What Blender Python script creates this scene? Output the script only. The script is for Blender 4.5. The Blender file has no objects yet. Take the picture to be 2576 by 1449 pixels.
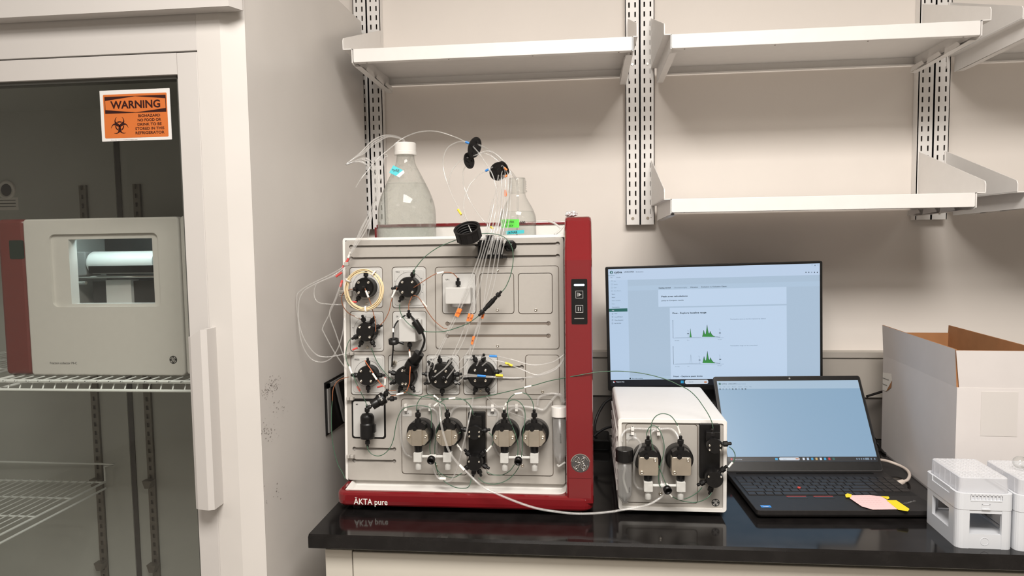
import bpy, math, random
from mathutils import Vector, Matrix
from math import sin, cos, pi, radians, atan2, hypot
C = bpy.context.scene.collection
SC = bpy.context.scene
# ---------------------------------------------------------------- camera
# origin: bench top at the back wall; x right, y into the wall, z up (metres)
FOC, CAM = 1763.08, Vector((.2139, -2.0053, .5614))
YAW, PIT, ROL = .1048, .0687, -.0152
_f = Vector((-sin(YAW)*cos(PIT), cos(YAW)*cos(PIT), -sin(PIT)))
_r = Vector((cos(YAW), sin(YAW), 0)); _u = _r.cross(_f)
_r, _u = _r*cos(ROL) + _u*sin(ROL), -_r*sin(ROL) + _u*cos(ROL)
cam_d = bpy.data.cameras.new('camera'); cam = bpy.data.objects.new('camera', cam_d); C.objects.link(cam)
cam.matrix_world = Matrix(((_r.x, _u.x, -_f.x, CAM.x), (_r.y, _u.y, -_f.y, CAM.y), (_r.z, _u.z, -_f.z, CAM.z), (0, 0, 0, 1)))
cam_d.sensor_width = 36; cam_d.lens = FOC/2576*36; cam_d.clip_start = .05
SC.camera = cam
SC.view_settings.view_transform = 'Standard'; SC.view_settings.look = 'None'
SC.view_settings.exposure = 0.0; SC.view_settings.gamma = 1; SC.view_settings.use_curve_mapping = False
# ---------------------------------------------------------------- world, ceiling light and two added fills
w = bpy.data.worlds.new('world'); SC.world = w; w.use_nodes = True
w.node_tree.nodes['Background'].inputs[0].default_value = (1, .93, .85, 1)
w.node_tree.nodes['Background'].inputs[1].default_value = .25
def area(name, loc, sx, sy, power, col=(1, .955, .90)):
    l = bpy.data.lights.new(name, 'AREA'); l.shape = 'RECTANGLE'; l.size = sx; l.size_y = sy
    l.energy = power; l.color = col
    o = bpy.data.objects.new(name, l); C.objects.link(o); o.location = loc; return o
area('ceiling_or_fill_light', (.38, -2.05, 1.84), 1.2, .8, 100)
area('ceiling_or_fill_light', (-1.5, -3.0, 1.84), 1.2, .6, 16)  # unseen side fill, added to lift the ambient light
area('ceiling_or_fill_light', (2.3, -3.0, 1.84), 1.2, .6, 16)  # second added fill on the right, no lamp known there
# ---------------------------------------------------------------- point helpers (pixel ray -> point on a real plane)
def _ray(u, v): return _f + _r*((u-1288)/FOC) - _u*((v-724.5)/FOC)
def YP(u, v, y):
    d = _ray(u, v); return CAM + d*((y-CAM.y)/d.y)
TH = math.atan(.055)                                   # lean of the instrument's front panel
PO = Vector((0, -.5625, 0)); PZ = Vector((0, sin(TH), cos(TH))); PN = Vector((0, -cos(TH), sin(TH)))
PM = Matrix(((1, 0, 0, PO.x), (0, -PN.y, PZ.y, PO.y), (0, -PN.z, PZ.z, PO.z), (0, 0, 0, 1)))
def pl(u, v, d=0.):                                     # pixel -> panel-local (x, -d, h)
    r = _ray(u, v); o = PO + PN*d
    p = CAM + r*((o-CAM).dot(PN)/r.dot(PN)); q = p-PO
    return Vector((q.x, -d, q.dot(PZ)))
def pw(u, v, d=0.): return PM @ pl(u, v, d)             # same, world
# ---------------------------------------------------------------- materials
def mat(name, col, rough=.5, metal=0., spec=.5, coat=0., noise=.0, scale=60., bump=0., emit=None, es=1.):
    m = bpy.data.materials.new(name); m.use_nodes = True; nt = m.node_tree; b = nt.nodes['Principled BSDF']
    b.inputs['Base Color'].default_value = (*col, 1); b.inputs['Roughness'].default_value = rough
    b.inputs['Metallic'].default_value = metal; b.inputs['Specular IOR Level'].default_value = spec
    b.inputs['Coat Weight'].default_value = coat; b.inputs['Coat Roughness'].default_value = .05
    if emit:
        b.inputs['Emission Color'].default_value = (*emit, 1); b.inputs['Emission Strength'].default_value = es
    if noise or bump:
        tc = nt.nodes.new('ShaderNodeTexCoord'); n = nt.nodes.new('ShaderNodeTexNoise'); n.inputs['Scale'].default_value = scale
        n.inputs['Detail'].default_value = 3
        nt.links.new(tc.outputs['Object'], n.inputs['Vector'])
        if noise:
            r = nt.nodes.new('ShaderNodeValToRGB')
            r.color_ramp.elements[0].color = (*[c*(1-noise) for c in col], 1); r.color_ramp.elements[1].color = (*[min(1, c*(1+noise)) for c in col], 1)
            r.color_ramp.elements[0].position = .35; r.color_ramp.elements[1].position = .65
            nt.links.new(n.outputs['Fac'], r.inputs['Fac']); nt.links.new(r.outputs['Color'], b.inputs['Base Color'])
        if bump:
            q = nt.nodes.new('ShaderNodeBump'); q.inputs['Strength'].default_value = bump; q.inputs['Distance'].default_value = .001
            nt.links.new(n.outputs['Fac'], q.inputs['Height']); nt.links.new(q.outputs['Normal'], b.inputs['Normal'])
    return m
def glassy(name, tint, gl=.05, rough=.02, edge=0., milk=0., milkcol=(.8, .8, .8), fk=.75):
    """thin clear material: tinted transparency, Fresnel gloss, optional milky body and denser rims"""
    m = bpy.data.materials.new(name); m.use_nodes = True; nt = m.node_tree; nt.nodes.clear()
    N = nt.nodes.new; L = nt.links.new
    out = N('ShaderNodeOutputMaterial'); tr = N('ShaderNodeBsdfTransparent'); tr.inputs[0].default_value = (*tint, 1)
    g = N('ShaderNodeBsdfGlossy'); g.inputs['Roughness'].default_value = rough
    fr = N('ShaderNodeLayerWeight'); fr.inputs[0].default_value = .5
    pw_ = N('ShaderNodeMath'); pw_.operation = 'POWER'; pw_.inputs[1].default_value = 4.5; L(fr.outputs['Facing'], pw_.inputs[0])
    ad = N('ShaderNodeMath'); ad.operation = 'MULTIPLY_ADD'; ad.inputs[1].default_value = fk; ad.inputs[2].default_value = gl
    L(pw_.outputs[0], ad.inputs[0])
    base = tr
    if milk or edge:
        df = N('ShaderNodeBsdfDiffuse'); df.inputs[0].default_value = (*milkcol, 1)
        mx = N('ShaderNodeMixShader'); lw = N('ShaderNodeLayerWeight'); lw.inputs[0].default_value = .3
        ma = N('ShaderNodeMath'); ma.operation = 'MULTIPLY_ADD'; ma.inputs[1].default_value = edge; ma.inputs[2].default_value = milk; ma.use_clamp = True
        L(lw.outputs['Facing'], ma.inputs[0]); L(ma.outputs[0], mx.inputs[0]); L(tr.outputs[0], mx.inputs[1]); L(df.outputs[0], mx.inputs[2]); base = mx
    if name == 'misted_bottle_glass':
        tc = N('ShaderNodeTexCoord'); nz = N('ShaderNodeTexNoise'); nz.inputs['Scale'].default_value = 55; nz.inputs['Detail'].default_value = 8; nz.inputs['Roughness'].default_value = .75
        cr = N('ShaderNodeValToRGB'); cr.color_ramp.elements[0].position = .50; cr.color_ramp.elements[1].position = .72; cr.color_ramp.elements[1].color = (.30, .30, .30, 1)
        sm = N('ShaderNodeMath'); sm.operation = 'ADD'; L(tc.outputs['Object'], nz.inputs['Vector']); L(nz.outputs['Fac'], cr.inputs['Fac']); L(cr.outputs['Color'], sm.inputs[0]); L(ma.outputs[0], sm.inputs[1]); L(sm.outputs[0], mx.inputs[0])
    m2 = N('ShaderNodeMixShader'); L(ad.outputs[0], m2.inputs[0]); L(base.outputs[0], m2.inputs[1]); L(g.outputs[0], m2.inputs[2])
    L(m2.outputs[0], out.inputs[0]); return m
M = dict(
 wall=mat('wall_paint', (.745, .69, .64), .7, noise=.015, scale=4, bump=.15),
 ceil=mat('ceiling_paint', (.8, .77, .72), .9, noise=.02, scale=20), floor=mat('floor_vinyl', (.35, .32, .29), .5, noise=.1, scale=12),
 farwall=mat('far_wall_paint', (.50, .48, .45), .8, noise=.02, scale=3),
 shelf=mat('shelf_white_powdercoat', (.78, .755, .73), .42, noise=.01, scale=40),
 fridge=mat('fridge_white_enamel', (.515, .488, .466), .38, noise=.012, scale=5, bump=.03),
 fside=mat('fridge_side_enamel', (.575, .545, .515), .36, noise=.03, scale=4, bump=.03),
 smudge=mat('grey_scuff', (.30, .27, .25), .7, noise=.4, scale=90),
 gasket_or_gap_shade=mat('grey_gasket', (.10, .10, .09), .6), fint=mat('fridge_interior', (.50, .51, .48), .5, noise=.02, scale=6),
 pil=mat('zinc_pilaster', (.20, .185, .16), .4, .5, noise=.08), wire=mat('white_coated_wire', (.88, .91, .89), .35),
 gdoor=glassy('door_glass', (.895, .90, .885), .06), black=mat('black_plastic', (.006, .0055, .0055), .36, spec=.35, noise=.2, scale=80),
 blackm=mat('black_matte', (.009, .008, .008), .5, spec=.35), bench=mat('black_epoxy_bench', (.009, .008, .0078), .10, spec=.32, noise=.25, scale=30, bump=.004),
 cream=mat('cream_plastic', (.66, .64, .605), .32, noise=.01), red=mat('red_gloss', (.165, .008, .011), .12, coat=.6, noise=.03, scale=8),
 fred=mat('dark_red_plastic', (.17, .035, .03), .35, noise=.03), dgreen=mat('dark_display', (.015, .03, .022), .2),
 panel=mat('light_grey_panel', (.385, .36, .328), .42, noise=.012, scale=120, bump=.05), white=mat('white_plastic', (.76, .735, .70), .35, noise=.008),
 plate=mat('module_white', (.50, .49, .47), .36, noise=.01), groove=mat('groove_shade_brown', (.16, .13, .105), .7),  # groove brown stands in for shade inside gaps and slots
 steel=mat('brushed_steel', (.68, .62, .53), .34, 1., noise=.06, scale=30), screw=mat('screw_steel', (.66, .61, .53), .22, 1.),
 chrome=mat('chrome', (.75, .73, .7), .12, 1.), dgrey=mat('dark_grey', (.06, .056, .055), .45), ink=mat('ink', (.02, .02, .02), .6),
 mid=mat('mid_grey', (.25, .24, .23), .5), natural=glassy('natural_polymer', (.8, .8, .8), .03, .3, milk=.55, edge=.2, milkcol=(.85, .84, .80)),
 tube=glassy('clear_tubing', (.95, .95, .95), .05, .15, milk=.15, edge=.22, milkcol=(.80, .78, .75), fk=.3),
 bottle=glassy('bottle_glass', (.985, .99, .985), .02, .02, milk=.015, edge=.42, milkcol=(.36, .36, .33)),
 condens=glassy('misted_bottle_glass', (.95, .96, .95), .02, .05, milk=.06, edge=.34, milkcol=(.5, .5, .46)),
 water=glassy('water', (.97, .98, .975), .0, .05, milk=.03, milkcol=(.6, .62, .6)),
 pp=glassy('milky_polypropylene', (.9, .9, .9), .03, .25, milk=.10, edge=.3, milkcol=(.82, .8, .77)),
 tips=glassy('tip_tray_plastic', (.9, .9, .92), .03, .25, milk=.42, edge=.3, milkcol=(.82, .82, .84)),
 green=mat('green_capillary', (.055, .12, .075), .35), brown=mat('brown_capillary', (.30, .11, .05), .35), orangec=mat('orange_capillary', (.62, .16, .06), .35),
 beige=mat('beige_loop_tube', (.78, .62, .38), .35), redl=mat('red_sleeve', (.62, .085, .075), .4), orange=mat('orange_sleeve', (.95, .23, .05), .5),
 yellow=mat('yellow_sleeve', (.88, .66, .04), .5), blue=mat('blue_sleeve', (.03, .22, .62), .5), sleeve=mat('white_sleeve', (.82, .79, .74), .5),
 cyan=mat('cyan_tape', (.06, .52, .58), .6), lime=mat('green_tape', (.13, .72, .08), .6), pink=mat('pink_note', (.88, .56, .55), .7), ytape=mat('yellow_tape', (.85, .66, .02), .5),
 box=mat('white_cardboard', (.63, .59, .572), .8, noise=.015, scale=14, bump=.1), kraft=mat('kraft_cardboard', (.36, .165, .066), .85, noise=.05, scale=30, bump=.1),
 rack=mat('white_rack_plastic', (.60, .615, .645), .35, noise=.005), cord=mat('grey_cord', (.55, .47, .41), .5), foil=mat('foil', (.8, .8, .8), .3, .6, noise=.1, scale=200, bump=.5),
 laptop=mat('laptop_black', (.014, .012, .0115), .5, noise=.15, scale=120), key=mat('key_black', (.02, .017, .016), .38), redkey=mat('red_button', (.45, .05, .04), .5),
 signw=mat('sign_white', (.64, .62, .60), .5), signo=mat('sign_orange', (.52, .13, .022), .5, noise=.01), signk=mat('sign_maroon', (.028, .006, .005), .6, spec=.2),
 raceway=mat('raceway_grey', (.40, .365, .325), .45, noise=.02, scale=5), cab=mat('cabinet_cream', (.55, .515, .45), .45, noise=.015, scale=5), filmn=mat('film', (.8, .8, .8), .3),
)
M['splash'] = mat('backsplash_grey', (.17, .153, .138), .35, noise=.02, scale=6)
M['slotm'] = mat('slot_shade_tan', (.36, .33, .30), .6)  # tan tone puts the rail slots' shade into the colour
def emi(name, col, s=1.):
    m = bpy.data.materials.new(name); m.use_nodes = True; b = m.node_tree.nodes['Principled BSDF']
    b.inputs['Base Color'].default_value = (.01, .01, .01, 1); b.inputs['Roughness'].default_value = .35
    b.inputs['Emission Color'].default_value = (*col, 1); b.inputs['Emission Strength'].default_value = s; return m
def s2l(*c): return tuple(((x/255)/12.92 if x/255 <= .04045 else ((x/255+.055)/1.055)**2.4) for x in c)
E_ = {k: emi('screen_'+k, tuple(q*.93 for q in s2l(*c))) for k, c in dict(page=(193, 214, 238), head=(190, 210, 235), bg=(172, 194, 216), bg2=(176, 199, 222), side=(183, 206, 232),
     dark=(20, 45, 60), teal=(10, 95, 90), green=(45, 140, 60), gray=(120, 140, 160), faint=(150, 170, 192), bar=(12, 16, 26), pill=(205, 215, 226), cy=(40, 160, 215),
     lap=(135, 168, 196), laph=(165, 190, 212), lapd=(50, 80, 100), lapg=(110, 140, 165), red=(190, 40, 50), yel=(200, 170, 110), orange=(200, 130, 90), white=(215, 225, 238)).items()}
M.update({'e_'+k: v for k, v in E_.items()})
M['led'] = emi('indicator_light', (.75, .88, 1.), 2.2); M['icon'] = emi('backlit_icon', (.5, .46, .42), 1.0)
M['lampin'] = emi('chamber_lamp', (.72, .95, 1.), 13.)
# ---------------------------------------------------------------- mesh builder
class B:
    def __init__(s, T=None): s.v = []; s.f = []; s.m = []; s.sm = []; s.mats = []; s.T = T; s.cur = 0
    def use(s, name):
        if name not in s.mats: s.mats.append(name)
        s.cur = s.mats.index(name); return s
    def add(s, vs, fs, smooth=False):
        n = len(s.v); s.v += [tuple(p) for p in vs]
        for q in fs: s.f.append(tuple(i+n for i in q)); s.m.append(s.cur); s.sm.append(smooth)
        return s
    def box(s, x0, x1, y0, y1, z0, z1, ch=0.):
        if ch: return s.plate(x0, x1, z0, z1, ch, y1, y0, ch, n=1)
        s.add([(x, y, z) for x in (x0, x1) for y in (y0, y1) for z in (z0, z1)],
              [(0, 1, 3, 2), (4, 6, 7, 5), (0, 4, 5, 1), (2, 3, 7, 6), (0, 2, 6, 4), (1, 5, 7, 3)]); return s
    def rings(s, rs, cap0=True, cap1=True, smooth=False, closed=True):
        n = len(rs[0]); vs = [p for r in rs for p in r]; fs = []
        for k in range(len(rs)-1):
            for i in range(n if closed else n-1):
                j = (i+1) % n; fs.append((k*n+i, k*n+j, (k+1)*n+j, (k+1)*n+i))
        s.add(vs, fs, smooth)
        if cap0: s.add(rs[0], [tuple(range(n))[::-1]])
        if cap1: s.add(rs[-1], [tuple(range(n))])
        return s
    def plate(s, x0, x1, z0, z1, r, yb, yf, ch=0., n=5, smooth=False):
        """rounded rectangle in xz, from yb (back) to yf (front), front edge chamfered"""
        r = max(r, 1e-5)
        def out(i):
            a, b, c, d, q = x0+i, x1-i, z0+i, z1-i, max(r-i, 1e-5); pts = []
            for cx, cz, a0 in ((b-q, c+q, -90), (b-q, d-q, 0), (a+q, d-q, 90), (a+q, c+q, 180)):
                for k in range(n+1): t = radians(a0+90*k/n); pts.append((cx+q*cos(t), cz+q*sin(t)))
            return pts
        sg = 1 if yf < yb else -1
        rs = [[(x, yb, z) for x, z in out(0)]]
        if ch:
            for k in range(4):
                t = radians(90*k/3); rs.append([(x, yf+sg*ch*(1-sin(t)), z) for x, z in out(ch*(1-cos(t)))])
        else: rs.append([(x, yf, z) for x, z in out(0)])
        return s.rings(rs)
    def prism(s, pts, a, b, axis='y'):
        """extrude a closed 2D outline: axis y -> (x,z), x -> (y,z), z -> (x,y)"""
        f = {'y': lambda p, t: (p[0], t, p[1]), 'x': lambda p, t: (t, p[0], p[1]), 'z': lambda p, t: (p[0], p[1], t)}[axis]
        return s.rings([[f(p, a) for p in pts], [f(p, b) for p in pts]])
    def lathe(s, prof, org, ax=(0, 0, 1), seg=24, smooth=True, cap=True, start=0.):
        ax = Vector(ax).normalized(); t = Vector((0, 0, 1)) if abs(ax.z) < .9 else Vector((1, 0, 0))
        e1 = ax.cross(t).normalized(); e2 = ax.cross(e1); o = Vector(org)
        rs = [[tuple(o+ax*h+(e1*cos(start+2*pi*i/seg)+e2*sin(start+2*pi*i/seg))*max(r, 1e-5)) for i in range(seg)] for r, h in prof]
        n = len(s.f); s.rings(rs, cap, cap, smooth); return s
    def cyl(s, p0, p1, r0, r1=None, seg=20, ch=0., smooth=True):
        p0 = Vector(p0); p1 = Vector(p1); L = (p1-p0).length; r1 = r0 if r1 is None else r1
        pr = [(r0, 0), (r1, L)] if not ch else [(r0, 0), (r1, L-ch), (r1-ch, L)]
        return s.lathe(pr, p0, p1-p0, seg, smooth)
    def sphere(s, c, r, seg=16, sz=1.):
        return s.lathe([(r*sin(pi*k/8), -r*sz*cos(pi*k/8)) for k in range(9)], c, (0, 0, 1), seg)
    def tube(s, pts, r, seg=8, sub=6, cap=True, smooth=True):
        P = [Vector(p) for p in pts]
        if sub > 1 and len(P) > 2:
            Q = []; E = [P[0]*2-P[1]]+P+[P[-1]*2-P[-2]]
            for i in range(1, len(E)-2):
                a, b, c, d = E[i-1:i+3]
                for k in range(sub):
                    t = k/sub; Q.append(.5*((2*b)+(c-a)*t+(2*a-5*b+4*c-d)*t*t+(3*b-a-3*c+d)*t*t*t))
            Q.append(P[-1]); P = Q
        T = [(P[min(i+1, len(P)-1)]-P[max(i-1, 0)]).normalized() for i in range(len(P))]
        nrm = T[0].orthogonal().normalized(); rs = []
        for i, p in enumerate(P):
            nrm = (nrm-T[i]*nrm.dot(T[i])).normalized(); bn = T[i].cross(nrm)
            rs.append([tuple(p+(nrm*cos(2*pi*k/seg)+bn*sin(2*pi*k/seg))*r) for k in range(seg)])
        return s.rings(rs, cap, cap, smooth)
    def quad(s, x0, x1, z0, z1, y): return s.add([(x0, y, z0), (x1, y, z0), (x1, y, z1), (x0, y, z1)], [(0, 1, 2, 3)])
    def poly(s, pts, y): return s.add([(x, y, z) for x, z in pts], [tuple(range(len(pts)))])
    def text(s, txt, x, z, h, y, width=None, bold=0., align='L', depth=.0002, R=None, slant=0.):
        cu = bpy.data.curves.new('t', 'FONT'); cu.body = txt; cu.offset = bold; cu.resolution_u = 3; cu.extrude = 0; cu.shear = slant
        ob = bpy.data.objects.new('t', cu); C.objects.link(ob); dg = bpy.context.evaluated_depsgraph_get()
        me = bpy.data.meshes.new_from_object(ob.evaluated_get(dg)); bpy.data.objects.remove(ob); bpy.data.curves.remove(cu)
        if not me.vertices: return s
        k = h/.73; xs = [v.co.x for v in me.vertices]; x0 = min(xs); W = max(xs)-x0; kx = width/W if width else k
        off = {'L': 0, 'C': -W*kx/2, 'R': -W*kx}[align]
        vs = []
        for v in me.vertices:
            a = (v.co.x-x0)*kx+off; b = v.co.y*k
            if R: a, b = a*cos(R)-b*sin(R), a*sin(R)+b*cos(R)
            vs.append((x+a, y, z+b))
        s.add(vs, [tuple(p.vertices) for p in me.polygons]); bpy.data.meshes.remove(me); return s
    def build(s, name, m=None, parent=None):
        if m and not s.mats: s.use(m); s.m = [0]*len(s.f)
        me = bpy.data.meshes.new(name); vs = s.v
        if s.T is not None: vs = [tuple(s.T @ Vector(p)) for p in vs]
        P = parent; off = Vector((0, 0, 0))
        while P is not None: off += P.location; P = P.parent
        if off.length: vs = [(a-off.x, b-off.y, c-off.z) for a, b, c in vs]
        me.from_pydata(vs, [], s.f); me.materials.clear()
        for k in (s.mats or [m]): me.materials.append(M[k])
        me.polygons.foreach_set('material_index', s.m); me.polygons.foreach_set('use_smooth', s.sm); me.update()
        import bmesh
        bm = bmesh.new(); bm.from_mesh(me); bmesh.ops.recalc_face_normals(bm, faces=bm.faces); bm.to_mesh(me); bm.free()
        o = bpy.data.objects.new(name, me); C.objects.link(o)
        if parent is not None: o.parent = parent
        return o
def carve(o, cut, bevel=0.):
    """cut real pockets and slots into a solid part"""
    c = cut.build('cutter', 'black')
    off = Vector((0, 0, 0)); P = o.parent
    while P is not None: off += P.location; P = P.parent
    bpy.context.view_layer.update()
    md = o.modifiers.new('cut', 'BOOLEAN'); md.operation = 'DIFFERENCE'; md.object = c; md.solver = 'EXACT'; md.use_self = True
    dg = bpy.context.evaluated_depsgraph_get(); me = bpy.data.meshes.new_from_object(o.evaluated_get(dg))
    o.modifiers.clear(); old = o.data; o.data = me; me.name = o.name
    cm = c.data; bpy.data.objects.remove(c); bpy.data.meshes.remove(cm); bpy.data.meshes.remove(old)
    return o
def thing(name, label, cat, loc=(0, 0, 0), group=None):
    o = bpy.data.objects.new(name, None); C.objects.link(o); o.location = loc; o.empty_display_size = .05
    return tag(o, label, cat, group)
def tag(o, label=None, cat=None, group=None):
    if label: o['label'] = label
    if cat: o['category'] = cat
    if group: o['group'] = group
    return o
def struct(o): o['kind'] = 'structure'; return o
def copy_tree(o, parent=None):
    c = o.copy(); C.objects.link(c)
    if parent is not None: c.parent = parent
    for ch in list(o.children): copy_tree(ch, c)
    return c
FZ = -.914
# ================================================================ room shell
struct(B().box(-3.2, 3.4, 0, .1, FZ, 1.85).build('wall_back', 'wall'))
struct(B().box(-3.2, 3.4, -4.6, -4.5, FZ, 1.85).build('wall_front', 'farwall'))
struct(B().box(-3.3, -3.2, -4.6, .1, FZ, 1.85).build('wall_left', 'farwall'))
struct(B().box(3.4, 3.5, -4.6, .1, FZ, 1.85).build('wall_right', 'farwall'))
struct(B().box(-3.3, 3.5, -4.6, .1, FZ-.1, FZ).build('floor', 'floor'))
struct(B().box(-3.3, 3.5, -4.6, .1, 1.85, 1.95).build('ceiling', 'ceil'))
rw = B().box(-.39, 3.39, -.030, 0, .118, .236).box(-.39, 3.39, -.036, 0, .228, .243)
tag(rw.build('wall_raceway', 'raceway'), 'long grey cable raceway along the wall above the dark grey backsplash', 'raceway')
# ================================================================ wall shelving
PX = (-.396, .366, 1.128)                               # middle of each pair of slotted uprights
def upright(xa, xb, sign, label):
    zb, zt = .598, 1.50; cx = (xa+xb)/2+sign*.0007; b = B().use('shelf'); yf = -.030
    cols = sorted((cx-.0082, cx+.0082)); hw = .0021; sh = .0072
    zs = [.6335+.0254*k for k in range(34)]
    e = [xa+.0003, cols[0]-hw, cols[0]+hw, cols[1]-hw, cols[1]+hw, xb-.0003]
    for i in (0, 2, 4): b.box(e[i], e[i+1], yf, yf+.002, zb, zt)
    for i in (1, 3):
        p = zb
        for z in zs: b.box(e[i], e[i+1], yf, yf+.002, p, z-sh); p = z+sh
        b.box(e[i], e[i+1], yf, yf+.002, p, zt)
    b.box(e[0], e[0]+.002, yf, -.001, zb, zt); b.box(e[5]-.002, e[5], yf, -.001, zb, zt)
    b.use('groove').box(e[0]+.002, e[5]-.002, -.012, -.010, zb+.01, zt)  # dark plate behind the slots, coloured for the shade inside
    t = thing('slotted_upright', label, 'shelf upright', (cx, -.015, zb), 'slotted uprights on the wall')
    b.build('channel', None, t)
    for zz in (.6155, 1.034): B().cyl((cx, yf+.001, zz), (cx, yf-.002, zz), .0042, seg=14, ch=.0008).build('screw', 'screw', t)
W3 = ('behind the fridge corner', 'in the middle of the wall', 'by the shelves right ends')
for i, x in enumerate(PX):
    upright(x-.0395, x, -1, 'white double slotted upright, left one of the pair '+W3[i])
    upright(x, x+.0395, 1, 'white double slotted upright, right one of the pair '+W3[i])
def shelf(x0, x1, z, label, yf=-.345):
    b = B().use('shelf'); yb = -.036; t = .0014
    b.box(x0, x1, yf+.001, yb, z-t, z); b.plate(x0, x1, z-.0315, z, .003, yf+.003, yf, .001)
    b.box(x0, x1, yf+.003, yf+.016, z-.0315, z-.0300); b.box(x0, x1, yb-.002, yb, z-.022, z-t)
    b.box(x0, x1, yb-.012, yb-.002, z-.022, z-.0206)
    for xx in (x0, x1-.002): b.box(xx, xx+.002, yf+.003, yb, z-.028, z-t)
    n = int((x1-x0)/.28)+1
    b.use('groove')
    for k in range(n+1): xx = x0+.03+(x1-x0-.06)*k/n; b.cyl((xx, yf+.010, z-.0300), (xx, yf+.010, z-.0320), .0018, seg=8)
    return tag(b.build('wall_shelf', None), label, 'shelf', 'white metal wall shelves')
shelf(-.3335, .3245, 1.0215, 'white metal shelf above the two bottles and red framed instrument')
shelf(.4135, 1.0745, 1.0225, 'upper white metal shelf above the monitor, higher of the two stacked shelves')
shelf(.4135, 1.0740, .6500, 'lower white metal shelf directly over the monitor')
shelf(1.178, 1.84, 1.0225, 'upper white shelf cut off by the right picture edge')
shelf(1.184, 1.84, .6500, 'lower white shelf cut off by the right picture edge')
def bracket(xu, xi, zt, zc, z, label, yf=-.347):
    """xu: upper plate, xi: plate along the shelf end"""
    s = 1 if xi > xu else -1; b = B().use('shelf')
    up = [(-.030, zt), (yf+.012, zc), (yf+.004, zc-.003), (yf, zc-.010), (yf, z+.002), (-.030, z+.002)]
    b.prism(up, xu, xu+s*.002, 'x')
    b.box(min(xu, xi), max(xu, xi), yf, -.030, z+.0005, z+.0025)
    lo = [(-.032, z+.002), (yf, z+.002), (yf, z-.031), (yf+.006, z-.034), (-.032, z-.040)]
    b.prism(lo, xi, xi-s*.002, 'x')
    # bottom flange with notched tabs under the shelf
    L = [(yf+.02, z-.035)]+[(yf+.02+k*.25/10, z-.035-.0006*k) for k in range(1, 11)]+[(-.04, z-.0405)]
    b.add([(xi-s*.002, y, zz) for y, zz in L]+[(xi+s*.014, y, zz) for y, zz in L], [(i, i+1, i+1+len(L), i+len(L)) for i in range(len(L)-1)])
    for k in range(3):
        y0 = yf+.06+k*.085
        b.prism([(y0, z-.0345), (y0+.07, z-.0385), (y0+.066, z-.026), (y0+.012, z-.024), (y0+.004, z-.029)], xi+s*.013, xi+s*.0145, 'x')
    b.box(min(xu, xu-s*.002), max(xu, xu-s*.002)+.0005, -.034, -.026, z-.03, zt-.002)
    return tag(b.build('shelf_bracket', None), label, 'shelf bracket', 'white shelf brackets')
def zat(u, v, y): return YP(u, v, y).z
bracket(-.3585, -.3350, zat(949, 77, -.03), zat(868, 94, -.34), 1.0195, 'white bracket at the left end of the left shelf, beside the fridge')
bracket(.3365, .3250, zat(1583, 48, -.03), zat(1604, 56, -.34), 1.0195, 'white bracket at the right end of the left shelf')
bracket(.3960, .4128, zat(1638, 46, -.03), zat(1672, 57, -.34), 1.0205, 'white bracket at the left end of the upper right shelf')
bracket(1.0950, 1.0752, zat(2330, 10, -.03), zat(2489, 15, -.34), 1.0205, 'white bracket at the right end of the upper right shelf')
bracket(.3960, .4128, zat(1637, 403, -.03), zat(1670, 473, -.34), .6480, 'white triangular bracket at the left end of the lower shelf')
bracket(1.0950, 1.0745, zat(2317, 382, -.03), zat(2471, 452, -.34), .6480, 'white triangular bracket at the right end of the lower shelf')
bracket(1.1580, 1.1770, zat(2390, 6, -.03), zat(2560, 13, -.34), 1.0205, 'white bracket of the upper shelf cut off at the right edge')
bracket(1.1590, 1.1830, zat(2377, 380, -.03), zat(2541, 451, -.34), .6480, 'white triangular bracket of the lower shelf cut off at the right edge')
# ================================================================ bench
t = thing('worktop', 'black epoxy bench top along the wall carrying all the instruments', 'worktop', (1.5, -.37, -.03))
b = B().use('bench'); yf = -.739
prof = [(-.002, -.0265), (yf+.001, -.0265), (yf, -.0255), (yf, -.0045), (yf+.0045, 0), (-.002, 0)]
b.rings([[(x, y, z) for y, z in prof] for x in (-.3221, 3.38)])
b.build('slab', None, t)
tag(B().use('splash').box(-.3221, 3.38, -.022, -.0005, .0003, .117, .002).build('backsplash', None), 'low dark grey backsplash along the wall directly under the cable raceway', 'backsplash')
t = thing('base_cabinet', 'cream metal base cabinet under the black worktop', 'cabinet', (1.5, -.35, FZ))
b = B().use('cab'); b.box(-.300, 3.36, -.695, -.03, FZ+.1, -.028); b.use('dgrey').box(-.28, 3.34, -.62, -.03, FZ+.001, FZ+.1); b.build('carcass', None, t)
B().use('cab').plate(-.2995, -.2455, FZ+.1, -.040, .001, -.695, -.712, .001).build('end_stile', None, t)
xs = -.2435
for k in range(2):
    d = B().use('cab').plate(xs, xs+1.80, FZ+.12, -.042, .002, -.695, -.714, .002).build('door', None, t)
    B().use('steel').tube([(xs+.35, -.714, -.30), (xs+.35, -.738, -.30), (xs+.51, -.738, -.30), (xs+.51, -.714, -.30)], .004, sub=1).build('handle', None, d); xs += 1.803
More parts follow.
